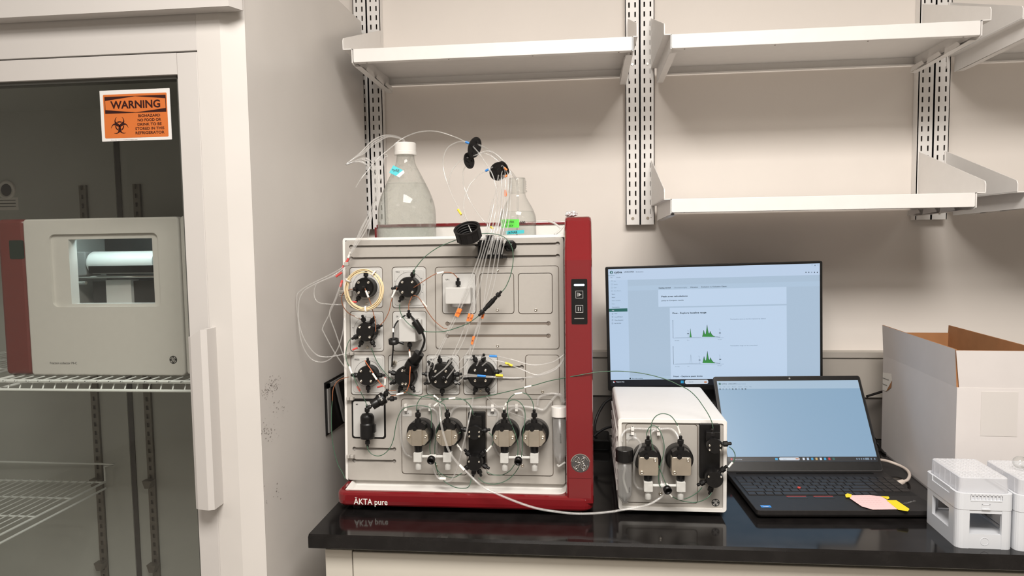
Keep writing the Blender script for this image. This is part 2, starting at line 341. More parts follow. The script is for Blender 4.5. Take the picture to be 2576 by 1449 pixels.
# ================================================================ refrigerator
FX, FF = -.397, -.774
t = thing('refrigerator', 'tall white glass-door laboratory refrigerator left of the bench', 'refrigerator', (-1.12, -.42, FZ))
b = B().use('fside')
top = 1.168; bot = FZ+.08; fl = [(FX, -.075), (FX, FF+.013), (FX-.041, FF), (FX-.0858, FF), (FX-.0858, FF+.02), (FX-.050, FF+.06), (FX-.050, -.075)]
b.prism(fl, bot, top, 'z')
b.prism([(-2.24-x, y) for x, y in fl], bot, top, 'z')
b.box(-1.84, FX-.002, FF+.02, -.075, top-.06, top-.0005)
b.box(-1.84, FX-.052, FF+.02, -.075, bot, bot+.1)
b.build('cabinet_body', None, t)
b = B().use('fint'); b.box(-1.79, -.447, -.12, -.08, bot+.1, top-.06)
b.box(-1.155, -1.115, -.1225, -.12, bot+.1, top-.06); b.box(-.449, -.447, FF+.07, -.12, bot+.1, top-.06); b.box(-1.79, -1.788, FF+.07, -.12, bot+.1, top-.06)
b.box(-1.79, -.449, FF+.03, -.12, .95, .99)
b.use('dgrey').box(-1.112, -1.098, -.1235, -.12, bot+.1, top-.06); b.build('liner', None, t)
b = B().use('fridge'); b.box(-1.757, FX-.0858, FF, FF+.05, .9125, top-.001, .001); b.box(-1.157, -1.125, FF+.012, FF+.05, bot+.05, .915)
b.prism([(FX+.006, -.780), (FX-.006, -.806), (-1.852, -.806), (-1.852, -.776), (FX+.006, -.776)], .977, top+.002, 'z')
b.build('header', None, t)
B().use('fridge').box(-1.757, FX-.0858, FF, FF+.05, bot, FZ+.17, .001).build('kick_plate', None, t)
for x in (-1.75, -.5):
    for y in (-.7, -.15): B().use('dgrey').cyl((x, y, FZ), (x, y, bot), .02).build('foot', None, t)
def fdoor(x0, x1, hx):
    z0, z1 = FZ+.175, .9095; s = .0395; d = B().use('fridge'); yf = FF-.001; yb = FF+.03
    d.plate(x1-s, x1, z0, z1, .001, yb, yf, .0012); d.plate(x0, x0+s, z0, z1, .001, yb, yf, .0012)
    d.box(x0+s, x1-s, yf, yb, z1-.038, z1); d.box(x0+s, x1-s, yf, yb, z0, z0+.05)
    d = d.build('door', None, t)
    g = B().use('gasket_or_gap_shade'); i = .006; a, b_, c, e = x0+s, x1-s, z0+.05, z1-.038
    g.box(a, b_, yf+.008, yb, e-i, e); g.box(a, b_, yf+.008, yb, c, c+i); g.box(a, a+i, yf+.008, yb, c, e); g.box(b_-i, b_, yf+.008, yb, c, e)
    g.build('gasket_or_gap_shade', None, d)
    B().use('gdoor').box(a+.001, b_-.001, yf+.010, yf+.014, c, e).build('glass_pane', None, d)
    h = B().use('fridge'); hx0, hx1 = hx; zz0, zz1 = .0722, .4075
    pr = [(hx0, -.803), (hx0+.006, -.8065), (hx1-.010, -.8105), (hx1, -.806), (hx1, FF), (hx1-.008, FF), (hx1-.009, -.795), (hx0+.004, -.795)]
    R = []
    for z, dz in ((zz0, 0), (zz1-.02, 0), (zz1, 0)): R.append([(x, y, z if z < zz1 else z-(.014 if x < hx0+.02 else 0)) for x, y in pr])
    h.rings(R); h.build('door_handle', None, d)
    return d
fdoor(-1.139, -.4830, (-.5085, -.4705)); fdoor(-1.757, -1.141, (-1.745, -1.707))
for x in (-1.213, -1.049):
    b = B().use('pil'); yf = -.128
    z = bot+.12; b.box(x-.0105, x-.004, yf, -.12, bot+.1, .735); b.box(x+.004, x+.0105, yf, -.12, bot+.1, .735); b.box(x-.0105, x+.0105, yf+.006, -.12, bot+.1, .735)
    while z < .72: b.box(x-.004, x+.004, yf, yf+.002, z, z+.013); z += .0254
    b.build('shelf_pilaster', None, t)
    for zc in (-.125, -.375): B().use('pil').prism([(x-.014, zc+.008), (x+.014, zc+.008), (x+.007, zc-.014), (x-.007, zc-.014)], -.128, -.150).build('shelf_clip', None, t)
b = B().use('white'); o = YP(18, 478, -.1195); b.lathe([(.028, 0), (.028, .004), (.018, .005), (.018, 0)], o, (0, -1, 0), 28, cap=False); b.use('black').cyl(o, o+Vector((0, -.002, 0)), .018); b.build('sensor_port', None, t)
b = B().use('white'); o = YP(18, 513, -.1195); b.box(o.x-.04, o.x+.036, o.y-.001, o.y, o.z-.018, o.z+.018); b.use('dgrey')
for k in range(3): b.box(o.x-.032, o.x+.028, o.y-.0013, o.y-.001, o.z+.009-k*.009, o.z+.0115-k*.009)
b.build('notice_label', None, t)
# grey scuffs on the fridge's side
random.seed(3); b = B().use('smudge')
def scuff(u, v, n, s, x=FX+.0004):
    for k in range(n):
        uu, vv = u+random.gauss(0, s), v+random.gauss(0, s); d = _ray(uu, vv); p = CAM+d*((x-CAM.x)/d.x)
        if p.y < -.10:
            r = random.uniform(.0006, .0022); a = [(x, p.y+r*random.uniform(.4, 1.6)*cos(q), p.z+r*random.uniform(.3, .9)*sin(q)) for q in (0, .9, 2, 3.1, 4.2, 5.3)]
            b.add(a, [tuple(range(6))])
scuff(690, 965, 60, 9); scuff(672, 985, 40, 8); scuff(675, 1085, 40, 12); scuff(700, 1020, 25, 14); scuff(690, 1240, 14, 16)
sm_ = b.build('scuff_marks', None, t); sm_['kind'] = 'stuff'
# wire shelves
def wire_shelf(x0, x1, yf, yb, z, label, loop=False):
    b = B().use('wire')
    for zz in (z-.0025, z-.022): b.tube([(x0, yb, zz), (x0, yf+.01, zz), (x0+.01, yf, zz), (x1-.01, yf, zz), (x1, yf+.01, zz), (x1, yb, zz)], .0031, 8, 3)
    n = int((x1-x0)/.0255)
    for k in range(1, n): x = x0+(x1-x0)*k/n; b.tube([(x, yf+.001, z-.022), (x, yf+.012, z-.0045), (x, yf+.03, z-.0015), (x, yb, z-.0015)], .0016, 6, 3)
    k = 0
    y = yb
    while y < yf or k < 5:
        yy = yb+(yf-yb)*k/4
        if k > 4: break
        b.tube([(x0, yy, z-.005), (x1, yy, z-.005)], .0026, 6, 1); k += 1
    if loop: b.tube([(x0, yb, z-.005), (x0, yb, z+.045), (x0+.02, yb, z+.05), (x1-.01, yb, z+.05), (x1, yb, z+.042), (x1, yb, z-.005)], .0028, 8, 2)
    return tag(b.build('wire_shelf', None), label, 'wire shelf', 'white wire shelves in the fridge')
wire_shelf(-1.035, -.453, -.655, -.155, .2825, 'white wire fridge shelf carrying the cream fraction collector')
wire_shelf(-1.775, -1.176, -.655, -.150, -.118, 'empty white wire fridge shelf low at the left, with raised rear lip', True)
wire_shelf(-1.775, -1.200, -.655, -.155, .262, 'white wire fridge shelf left behind the fraction collector')
# warning sign
a, c = YP(242, 226, FF-.0015), YP(425, 349, FF-.0015); x0, x1, z1, z0 = -.6822, -.5442, .8492, .7560
y = FF+.0085
t = thing('warning_sign', 'orange biohazard warning sign on the fridge door glass', 'sign', ((x0+x1)/2, y, z0))
B().use('signw').plate(x0, x1, z0, z1, .0008, y, y-.0006).build('backing', None, t)
W, H = x1-x0, z1-z0; px = lambda q: x0+W*(q-890)/640; pz = lambda q: z0+H*(1-(q-810)/465)
b = B().use('signo'); b.plate(px(920), px(1502), pz(1248), pz(848), .002, y-.0006, y-.0008); b.build('orange_field', None, t)
b = B().use('signk'); ya = y-.00095
b.quad(px(933), px(1493), pz(1022), pz(868), ya); b.use('signo')
b.poly([(px(938), pz(905)), (px(938), pz(988)), (px(1215), pz(1018)), (px(1488), pz(988)), (px(1488), pz(900)), (px(1215), pz(872))], ya-.00012)
b.use('signk').text('WARNING', px(1213), pz(978), (pz(908)-pz(978)), ya-.00025, width=px(1440)-px(985), bold=.03, align='C')
for k, s in enumerate(('BIOHAZARD', 'NO FOOD OR', 'DRINK TO BE', 'STORED IN THIS', 'REFRIGERATOR')):
    b.text(s, px(1335), pz(1062+39*k), H*25/465, ya, width=(px(1335+(100, 107, 110, 132, 132)[k])-px(1335))*2, bold=.025, align='C')
b.text('Reorder: www.compliancesigns.com', px(975), pz(1268), H*7/465, ya+.0003, width=px(1215)-px(975), bold=.01)
b.build('lettering', None, t)
b = B().use('signk'); cx, cz, R = px(1060), pz(1138), W*82/640
def arc(cx, cz, r0, r1, a0, a1, n=20, y=ya, taper=0.):
    o = [(cx+r1*cos(radians(a0+(a1-a0)*k/n)), cz+r1*sin(radians(a0+(a1-a0)*k/n))) for k in range(n+1)]
    i = [(cx+(r0+(r1-r0)*taper*abs(2*k/n-1)**2)*cos(radians(a0+(a1-a0)*k/n)), cz+(r0+(r1-r0)*taper*abs(2*k/n-1)**2)*sin(radians(a0+(a1-a0)*k/n))) for k in range(n+1)]
    for k in range(n): b.add([(p[0], y, p[1]) for p in (i[k], o[k], o[k+1], i[k+1])], [(0, 1, 2, 3)])
for a in (90, 210, 330):
    ox, oz = cx+R*.48*cos(radians(a)), cz+R*.48*sin(radians(a))
    arc(ox, oz, R*.37, R*.55, a+180-148, a+180+148, 30, taper=.88)
    arc(cx, cz, R*.38, R*.50, a-32, a+32, 10, y=ya-.00006)
    s = radians(a+180); b.add([(cx+R*q*cos(s+e), ya-.00012, cz+R*q*sin(s+e)) for q, e in ((.12, 1.1), (.12, -1.1), (.62, -.33), (.62, .33))], [(0, 1, 2, 3)])
b.build('biohazard_symbol', None, t)
# emblem: round disc with a cursive monogram
def emblem(o, r, parent, T=None, ring='chrome', face='dgrey', line='chrome', nm='emblem', flat=False):
    e = B(T).use(ring); x, y, z = o; h = .0015 if not flat else .0004
    e.cyl((x, y, z), (x, y-h, z), r, seg=36, ch=h*.4).use(face); e.cyl((x, y-h, z), (x, y-h*1.15, z), r*.90, seg=36); e.use(line)
    q = [[(-.55, .42), (-.5, .2), (-.36, .22), (-.25, .45), (-.18, .58), (-.08, .5), (-.16, .25), (-.32, .06), (-.12, .10), (.0, .05), (-.12, -.12), (-.22, -.38), (-.4, -.52), (-.52, -.42), (-.42, -.26), (-.15, -.16), (.02, -.04)],
         [(.02, .2), (.12, .42), (.3, .56), (.42, .44), (.3, .26), (.12, .2), (.3, .12), (.36, .02), (.16, -.04), (.06, -.26), (.14, -.5), (.36, -.54), (.52, -.36), (.46, -.18), (.3, -.16), (.24, -.28), (.32, -.36)]]
    for s in q: e.tube([(x+r*a, y-h*1.3, z+r*c) for a, c in s], r*.045, 6, 3)
    for a0 in (20, 110, 200, 290): e.tube([(x+r*.76*cos(radians(a0+k*14)), y-h*1.3, z+r*.76*sin(radians(a0+k*14))) for k in range(5)], r*.04, 6, 2)
    return e.build(nm, None, parent)
# ================================================================ fraction collector in the fridge
yf = -.62; q = lambda u, v, y=yf: YP(u, v, y)
t = thing('fraction_collector', 'cream and dark red fraction collector with a lit window on the fridge shelf', 'fraction collector', (-.81, -.42, .2825))
x0, x1, z0, z1 = -.9805, -.6290, .2845, .6205
b = B().use('cream').plate(x0, x1, z0, z1, .008, yf+.03, yf, .004); fr = b.build('front_door', None, t)
wa, wb = q(122, 590), q(405, 771); ia, ib = q(166, 600), q(386, 764)
carve(fr, B().plate(wa.x, wb.x, wb.z, wa.z, .012, yf+.006, yf-.01)); carve(fr, B().box(ia.x, ib.x, yf-.01, yf+.04, ib.z, ia.z-.002))
b = B().use('dgrey').text('Fraction collector F9-C', q(126, 916).x, q(126, 916).z, .0052, yf-.0002, width=q(194, 916).x-q(126, 916).x, bold=.01); b.build('lettering', None, fr)
e = q(436, 905); emblem((e.x, yf-.0001, e.z), .0085, fr, ring='ink', face='ink', line='cream', flat=True)
B().use('dgrey').box(x0+.014, x1-.014, yf+.236, yf+.239, z0+.02, z1-.016).build('chamber_back', None, t)
b = B().use('cream'); cb = -.20; b.box(x0, -.600, yf+.24, cb, z0, z1-.002); b.box(x0, x0+.012, yf+.03, cb, z0, z1-.003); b.box(x1-.012, -.602, yf+.03, cb, z0, z1-.003)
b.box(x0, x1, yf+.03, cb, z1-.015, z1-.003); b.box(x0, x1, yf+.03, cb, z0, z0+.02); b.build('housing', None, t)
B().use('cream').plate(x1+.0015, -.598, z0+.002, z1+.001, .008, yf+.05, yf+.003, .004).build('side_housing', None, t)
B().use('fred').plate(-1.045, x0-.001, z0, z1+.001, .010, cb+.1, yf+.004, .008).build('red_side_column', None, t)
o = q(38, 628); B().use('dgreen').plate(o.x-.016, o.x+.016, o.z-.020, o.z+.020, .003, yf+.006, yf+.003).build('display', None, t)
b = B().use('lampin').box(x0+.05, x1-.04, yf+.035, yf+.06, z1-.022, z1-.018); b.build('chamber_lamp', None, t)
yy = yf+.12; c = lambda u, v: YP(u, v, yy)
b = B().use('white'); A, Z_ = c(233, 630), c(460, 690)
b.lathe([(.001, 0), (.024, 0), (.026, .004), (.026, .16)], (A.x, yy, (A.z+Z_.z)/2), (1, 0, 0), 24); b.use('black').box(A.x+.008, A.x+.16, yy-.0275, yy-.01, Z_.z+.006, Z_.z+.022)
b.build('dispenser_arm', None, t)
A, Z_ = c(197, 633), c(234, 693); B().use('mid').box(A.x, Z_.x-.001, yy-.02, yy+.03, Z_.z, A.z, .003).build('arm_bracket', None, t)
A = c(170, 697); b = B().use('chrome').tube([(x0+.02, yy-.01, A.z), (x1-.02, yy-.01, A.z)], .0035, 10, 1); b.tube([(x0+.02, yy-.03, A.z-.012), (x0+.07, yy-.03, A.z-.012)], .004, 10, 1); b.build('guide_rod', None, t)
A, Z_ = c(258, 702), c(325, 770); b = B().use('white').box(A.x, Z_.x, yy+.01, yy+.04, z0+.05, A.z-.003); b.use('dgrey').box(Z_.x, Z_.x+.12, yy+.02, yy+.05, z0+.05, A.z-.006); b.box(A.x-.04, A.x-.002, yy+.02, yy+.05, z0+.05, A.z-.006); b.build('tube_rack', None, t)
# ================================================================ chromatography instrument
AK = thing('chromatography_system', 'large red framed protein purification instrument covered with valves, pumps and tubing', 'lab instrument', (-.04, -.40, 0))
XL, XR = -.3060, .1690                                  # front panel extents
# cabinet and top tray
b = B().use('white'); b.box(XL+.004, .2230, -.515, -.16, .045, .526, .004)
b.box(XL+.002, .205, -.285, -.27, .526, .5965); b.box(XL+.002, XL+.006, -.52, -.27, .526, .556)
b.prism([(-.52, .526), (-.52, .5700), (-.44, .5900), (-.27, .5965), (-.27, .526)], .168, .200, 'x')
b.build('cabinet', None, AK)
b = B().use('red'); b.box(XL, .206, -.289, -.262, .5965, .6045, .002); b.box(XL-.001, XL+.004, -.30, -.16, .05, .597); b.build('rear_rim', None, AK)
for x in (-.27, .19):
    for y in (-.59, -.20): B().use('blackm').cyl((x, y, .0), (x, y, .0125), .012, seg=16).build('foot', None, AK)
# base with drip tray
b = B().use('red')
def base_ring(z, i):
    a, c, yf, yb = -.3086+i, .2265-i, -.622+i, -.30; o = []
    for k in range(7): t = radians(180+90*k/6); o.append((a+.020+.020*cos(t), yf+.020+.020*sin(t), z))
    for k in range(7): t = radians(270+90*k/6); o.append((c-.022+.022*cos(t), yf+.022+.022*sin(t), z))
    return o+[(c, yb, z), (a, yb, z)]
b.rings([base_ring(z, i) for z, i in ((.0122, .006), (.0135, .003), (.017, .0008), (.024, 0), (.036, .0002), (.0405, .002), (.0428, .006))])
base = b.build('base', None, AK)
carve(base, B().prism([(-.2950, -.6085), (.1500, -.6085), (.1640, -.6020), (.1700, -.5900), (.1700, -.5000), (-.2950, -.5000)], .030, .060, 'z'))
A, A2 = YP(860, 1239, -.612), YP(884, 1207, -.552)
b = B().use('white'); xa, xb, ya, yb2 = -.2955, .1705, -.609, -.545; zt = .0436
o = [(xa+.004, ya), (xb-.018, ya)]+[(xb-.018+.018*sin(radians(k*15)), ya+.018-.018*cos(radians(k*15))) for k in range(1, 7)]+[(xb, yb2), (xa, yb2)]
def ins(o, d, z): cx, cy = (xa+xb)/2, (ya+yb2)/2; return [(x+(d if x < cx else -d), y+(d if y < cy else -d), z) for x, y in o]
b.rings([ins(o, 0, .0425), ins(o, 0, zt), ins(o, .0025, zt), ins(o, .010, zt-.0085), ins(o, .014, zt-.009)], cap0=False)
b.build('drip_tray', None, AK)
s = B().use('sleeve'); p = YP(890, 1269, -.6225); s.text('\u00c4KTA pure', p.x, p.z+.0005, .0130, -.6224, width=YP(975, 1269, -.622).x-p.x, bold=.008); s.build('lettering', None, base)
# red column: slanted head, long face, joins the base
def ctop(y): return y
cx0, cx1 = .1722, .2268
fr_ = [(-.6205, .030), (-.6195, .20), (-.6120, .5195), (-.6100, .5225), (-.5560, .5990), (-.5480, .6045), (-.5380, .6070)]
bk = [(-.30, .6070), (-.30, .045), (-.590, .045)]
b = B().use('red')
def colring(i, j): return [(x, y+j*(1 if k < 6 else 0), z-(j if k >= 4 and k < 8 else 0)) for k, (x, y, z) in enumerate([(i, y, z) for y, z in fr_+bk])]
b.rings([colring(cx0, .006), colring(cx0+.0015, .0018), colring(cx0+.005, 0), colring(cx1-.005, 0), colring(cx1-.0015, .0018), colring(cx1, .006)], smooth=False)
col = b.build('column', None, AK)
carve(col, B().box(cx0-.01, cx0+.020, -.585, -.40, .046, .518))
carve(col, B().box(cx0-.01, cx1+.01, -.6300, -.6200+.0006, .0805, .0812))
fd = lambda u, v: YP(u, v, -.6165)
a, c = fd(1437, 702), fd(1478, 815)
ctrl = B().use('black').plate(a.x, c.x, c.z, a.z, .002, -.600, -.6165).build('control_panel', None, AK)
def cf(z): return -.6170 if z < .5 else -.616
b = B().use('led'); p = fd(1457, 717); b.plate(p.x-.0105, p.x+.0105, p.z-.0019, p.z+.0019, .0019, -.6165, -.6172); b.build('status_light', None, ctrl)
def icon_btn(v, kind):
    p = fd(1457.5, v); b = B().use('icon'); h = .0075; t = .0009; y0, y1 = -.6165, -.6170
    for q in ((-h, h, h-t, h), (-h, h, -h, -h+t), (-h, -h+t, -h, h), (h-t, h, -h, h)): b.box(p.x+q[0], p.x+q[1], y1, y0, p.z+q[2], p.z+q[3])
    if kind: b.box(p.x-.0042, p.x-.0032, y1, y0, p.z-.004, p.z+.004); b.poly([(p.x-.002, p.z-.004), (p.x+.0045, p.z), (p.x-.002, p.z+.004)], y1)
    else: b.box(p.x-.003, p.x-.0012, y1, y0, p.z-.004, p.z+.004); b.box(p.x+.0012, p.x+.003, y1, y0, p.z-.004, p.z+.004)
    b.build('play_button' if kind else 'pause_button', None, ctrl)
icon_btn(741, 1); icon_btn(777, 0)
p = fd(1457, 801); B().use('mid').box(p.x-.0095, p.x+.0095, -.6170, -.6165, p.z-.0008, p.z+.0008).build('divider_mark', None, ctrl)
p = YP(1460, 1166, -.6200); emblem((p.x, -.6185, p.z), .0205, AK)
# ---- front panel with real pockets and slots
BX = {}                                                 # panel-local helpers
def lr(u0, v0, u1, v1, d=0.):
    a, c = pl(u0, v0, d), pl(u1, v1, d); return a.x, c.x, c.z, a.z
h0, h1 = pl(1100, 1212).z, .5715
b = B(PM).use('white'); b.plate(XL-.002, XR+.002, h0, h1, .006, .014, -.0015, .001); carve(b.build('panel_frame', None, AK), B(PM).box(XL+.0040, XR+.010, -.02, .03, h0-.01, h1-.0055))
B(PM).use('slotm').box(XL+.003, XR+.001, .0128, .0150, h0, h1-.004).build('slot_shade_backing', None, AK)  # sheet seen through the slots, their shade carried by its colour
b = B(PM).use('panel').plate(XL+.0045, XR-.0005, h0+.001, h1-.006, .005, .0125, -.0035, .0008); panel = b.build('front_panel', None, AK)
cut = B(PM)
def rail(u0, v0, u1, v1, c, d0=-.02, dd=.0140, w=.0026, R=.0046, bulb=True):
    a, e = pl(u0, v0), pl(u1, v1); c.box(a.x, e.x, d0, dd, (a.z+e.z)/2-w, (a.z+e.z)/2+w)
    if bulb:
        for q in (a, e): c.cyl((q.x, d0, (a.z+e.z)/2), (q.x, dd, (a.z+e.z)/2), R, seg=16)
rail(885, 619.5, 1403, 615, cut); rail(885, 649.5, 1403, 645.5, cut)
rail(893, 1128, 993, 1128.5, cut, R=.0042); rail(893, 1158, 993, 1158.5, cut, R=.0042)
rail(1260, 923, 1313, 922.5, cut); rail(1260, 953.5, 1313, 953, cut)
TI = dict(inj=(880, 672, 965, 775), colv=(986.5, 671.5, 1074.4, 775), outv=(881, 782.5, 967.6, 884.7), cond=(988, 782, 1075, 884), out2=(883, 892, 971, 994),
          phv=(977, 892, 1065, 994), inb=(1072, 892, 1158, 994), ina=(1165, 892, 1253, 994), blank=(1321, 892, 1409, 994), m9=(885.6, 1001.6, 972.4, 1103),
          pa=(1009.5, 1002, 1177, 1194.7), pb=(1222.6, 1002, 1393, 1197.7), big=(1094.5, 671.5, 1408, 879))
for k, q in TI.items():
    x0, x1, z0, z1 = lr(*q); cut.plate(x0, x1, z0, z1, .007, .0055, -.02)
carve(panel, cut)
def channel(u0, v0, u1, v1, parent, y=.0015, w=.0029, R=.0048):
    a, e = pl(u0, v0), pl(u1, v1); z = (a.z+e.z)/2; B(PM).use('slotm').box(a.x-R, e.x+R, y, y+.001, z-R, z+R).build('rail_slot_shade', None, parent)  # toned floor plate, shade of the rail slot put into colour
for q in ((885, 619.5, 1403, 615), (885, 649.5, 1403, 645.5), (893, 1128, 993, 1128.5), (893, 1158, 993, 1158.5), (1260, 923, 1313, 922.5), (1260, 953.5, 1313, 953)): channel(*q, panel)
for k, q in TI.items():
    if k != 'm9': x0, x1, z0, z1 = lr(*q); B(PM).use('groove').plate(x0+.0001, x1-.0001, z0+.0001, z1-.0001, .007, .0058, -.0022).build('gasket_or_gap_shade', None, panel)  # dark plate painting the shade in the gap round each cover
g = .0014
def cover(key, m, name, d=.0035, ch=.0008, r=.006, parent=AK, q=None, back=.0055):
    x0, x1, z0, z1 = lr(*(q or TI[key])); return B(PM).use(m).plate(x0+g, x1-g, z0+g, z1-g, r, back, -d, ch).build(name, None, parent)
def bolt(x, y, h, r, parent, m='screw', name='bolt', T=PM):
    b = B(T).use(m); b.lathe([(r*.9, 0), (r, .0004), (r, .0014), (r*.8, .002), (r*.42, .002), (r*.42, .0008), (.0001, .0008)], (x, y, h), (0, -1, 0), 14); return b.build(name, None, parent)
# big expansion cover with own pockets
bigc = cover('big', 'panel', 'expansion_cover')
cut = B(PM); SUB = dict(uv=(1112, 687, 1199, 790), s2=(1206.6, 687, 1294.5, 790), s3=(1303, 687, 1391, 790))
for k, q in SUB.items(): x0, x1, z0, z1 = lr(*q); cut.plate(x0, x1, z0, z1, .007, .0035, -.02)
rail(1126, 814, 1380, 813.5, cut, dd=.0070); rail(1126, 845, 1380, 844, cut, dd=.0070)
carve(bigc, cut)
for q in ((1126, 814, 1380, 813.5), (1126, 845, 1380, 844)): channel(*q, bigc, y=.0005)
for k, q in SUB.items(): x0, x1, z0, z1 = lr(*q); B(PM).use('groove').plate(x0+.0001, x1-.0001, z0+.0001, z1-.0001, .007, .0036, -.0022).build('gasket_or_gap_shade', None, bigc)  # gap shade of the smaller covers, painted as a brown plate
for k in ('s2', 's3'): c = cover(None, 'panel', 'blank_cover', q=SUB[k], back=.0034); u = (SUB[k][0]+SUB[k][2])/2; p = pl(u+1, 779.5, .0035); bolt(p.x, -.0035, p.z, .0030, c, name='screw')
for u, v in ((1252, 680), (1252, 870)): p = pl(u, v, .0035); bolt(p.x, -.0035, p.z, .0028, bigc, name='screw')
c = cover('blank', 'panel', 'blank_cover'); p = pl(1365, 985, .0035); bolt(p.x, -.0035, p.z, .0030, c, name='screw')
# ---- fittings
def fitting(parent, p, ax, k=1., T=PM, nut=True, name='fitting', m='black'):
    """knurled finger-tight fitting pointing along ax from p"""
    b = B(T).use(m); r = .0050*k; L = [(r*.62, -.002), (r*.62, .0035*k), (r*1.0, .0036*k), (r*1.08, .005*k), (r*1.08, .0105*k), (r*.9, .0115*k), (r*.55, .0118*k), (r*.60, .0165*k), (r*.42, .018*k), (r*.28, .018*k)]
    b.lathe(L, p, ax, 8, smooth=False); return b.build(name, None, parent)
def valve(key, label, cu, cv, R, ports, name='valve', th=.030, dial=True, bo=(.0106, .0106), big=False, marks=(), front=(), m='black', shade=True):
    x0, x1, z0, z1 = lr(*TI[key])
    mod = cover(key, 'plate', name+'_module', d=.0040)
    p0 = pl(cu, cv, .033); cx, ch = p0.x, p0.z
    ip = B(PM).use('plate').plate(x0+.006, x1-.006, z0+.0065, z1-.0055, .005, -.0035, -.0052, .0008).build('inset_plate', None, mod)
    t = B(PM).use('ink')
    if label: q = pl(TI[key][0]+8.5, TI[key][1]+14.5, .0055); t.text(label, q.x, q.z, .0031, -.0055, bold=.02)
    if dial:
        Rd = R*1.36; dcx, dch = (x0+x1)/2, (z0+z1)/2+.003
        for k in range(40):
            a0, a1 = 2*pi*k/40, 2*pi*(k+1)/40
            t.add([(dcx+r_*cos(a), -.0055, dch+r_*sin(a)) for r_, a in ((Rd, a0), (Rd+.0004, a0), (Rd+.0004, a1), (Rd, a1))], [(0, 1, 2, 3)])
        for a, s in marks: t.text(s, dcx+(Rd+.0025)*cos(radians(a)), dch+(Rd+.0025)*sin(radians(a))-.0008, .0017, -.0055, align='C', bold=.02)
    if t.v: t.build('lettering', None, mod)
    v = B(PM).use(m)
    v.lathe([(R*1.02, 0), (R*1.02, .006), (R, .007), (R, th-.006), (R*.97, th-.003), (R*.90, th-.001), (R*.86, th)], (cx, -.004, ch), (0, -1, 0), 40)
    hd = v.build('valve_head', None, mod)
    for sx in (-1, 1):
        for sz in (-1, 1): bolt(cx+sx*bo[0], -.004-th, ch+sz*bo[1], .0030, hd)
    for a in ports:
        if isinstance(a, tuple): a, k = a
        else: k = 1.
        d = Vector((cos(radians(a)), 0, sin(radians(a)))); fitting(hd, Vector((cx, -.004-th*.55, ch))+d*(R*.93), d, k)
    for u, v_, ax, k in front: fitting(hd, (pl(u, v_, .036).x, -.004-th, pl(u, v_, .036).z), ax, k)
    sx_ = pl((TI[key][0]+TI[key][2])/2, TI[key][3]-11, .0052); bolt(sx_.x, -.0052, sx_.z, .0030, mod, name='screw')
    return hd
mk = [(160, '2A'), (110, '1A'), (70, '1B'), (30, '3A'), (5, 'D'), (-25, '4A'), (-60, 'B'), (-110, '5'), (200, '6')]
valve('inj', '', 915, 723.5, .0212, (88, 235), 'injection_valve', marks=[(95, 'In'), (120, 'E8'), (35, 'E6'), (0, '5A'), (-25, '1P'), (-60, 'P')], front=((894, 727, (0, -1, 0), .8), (917, 724, (0, -1, 0), .8)))
valve('colv', 'V9-C', 1025, 722.5, .0218, (72, 184, 235), 'column_valve', marks=mk, front=())
valve('outv', '', 918, 835.5, .0205, (105, 62, 22, -62, -118, 205), 'outlet_valve', marks=[(95, 'Load'), (45, 'E'), (-20, 'M'), (170, 'Out')], front=((944, 837, (.25, -1, 0), .8),))
valve('out2', 'V9-Os', 921, 946, .0210, (90, 0, 180, 270), 'selection_valve', marks=[(85, 'In'), (0, 'Out')])
valve('phv', '', 1017, 949, .0220, (165, 205, 245, -60), 'restrictor_valve', bo=(.0035, .0140), marks=[(-60, 'R')])
valve('inb', 'V9-IX', 1109, 947, .0272, (135, 98, 60, 175, 5, 205, -25, 270), 'inlet_valve', bo=(.0110, .0110), dial=True, front=((1090, 952, (0, -1, .2), .9), (1117, 952, (0, -1, .2), .9)), marks=[(-45, 'Out')])
valve('ina', 'V9-IAB', 1208.5, 944.5, .0285, (112, 82, 10, 248, 292, 190), 'buffer_inlet_valve', bo=(.0110, .0110), marks=[(10, 'A')])
# conductivity monitor
mod = cover('cond', 'plate', 'conductivity_module', d=.0045)
q = pl(996, 798, .005); B(PM).use('ink').text('C9', q.x, q.z, .0031, -.0048, bold=.02).build('lettering', None, mod)
x0, x1, z0, z1 = lr(1003, 802, 1045, 860, .040); d = B(PM).use('plate').plate(x0, x1, z0, z1, .001, -.004, -.040, .0012); d.plate(x0+.004, x1+.007, z0+.002, z1-.002, .002, -.004, -.020, .001); d = d.build('flow_cell', None, mod)
fitting(d, (pl(1028, 800, .03).x, -.028, z1), (0, 0, 1), 1.); fitting(d, (pl(1030, 862, .03).x, -.028, z0), (0, 0, -1), 1.)
b = B(PM).use('black'); q = pl(989, 859, .044); b.lathe([(.0105, -.005), (.0105, .005), (.0072, .005), (.0072, -.005), (.0105, -.005)], (q.x, -.040, q.z), (0, -.25, 1), 24, cap=False); q2 = pl(1018, 865, .03); b.tube([(q.x+.008, -.038, q.z-.001), (q2.x, -.036, q2.z+.001)], .0030, 8, 1); b.build('cable_ring', None, mod)
b = B(PM).use('black'); P = lambda *a: [pl(*q) for q in a]
b.tube(P((1029, 790, .035), (1035, 797, .040), (1043, 806, .044), (1052, 822, .046), (1064, 840, .046), (1068, 856, .044), (1064, 872, .042), (1056, 889, .040)), .0024, 10, 4)
b.cyl(pl(1043, 808, .046), pl(1062, 838, .047), .0075, seg=14, ch=.002); b.build('sensor_cable', None, mod)
b = B(PM).use('black'); a, c = pl(1055, 888, .040), pl(1026, 935, .030); b.cyl(a, a.lerp(c, .52), .0110, .0115, 18, .001); b.cyl(a.lerp(c, .5), a.lerp(c, .80), .0140, seg=18, ch=.001); b.cyl(a.lerp(c, .8), c, .0085, seg=14); b.build('sensor_plug', None, mod)
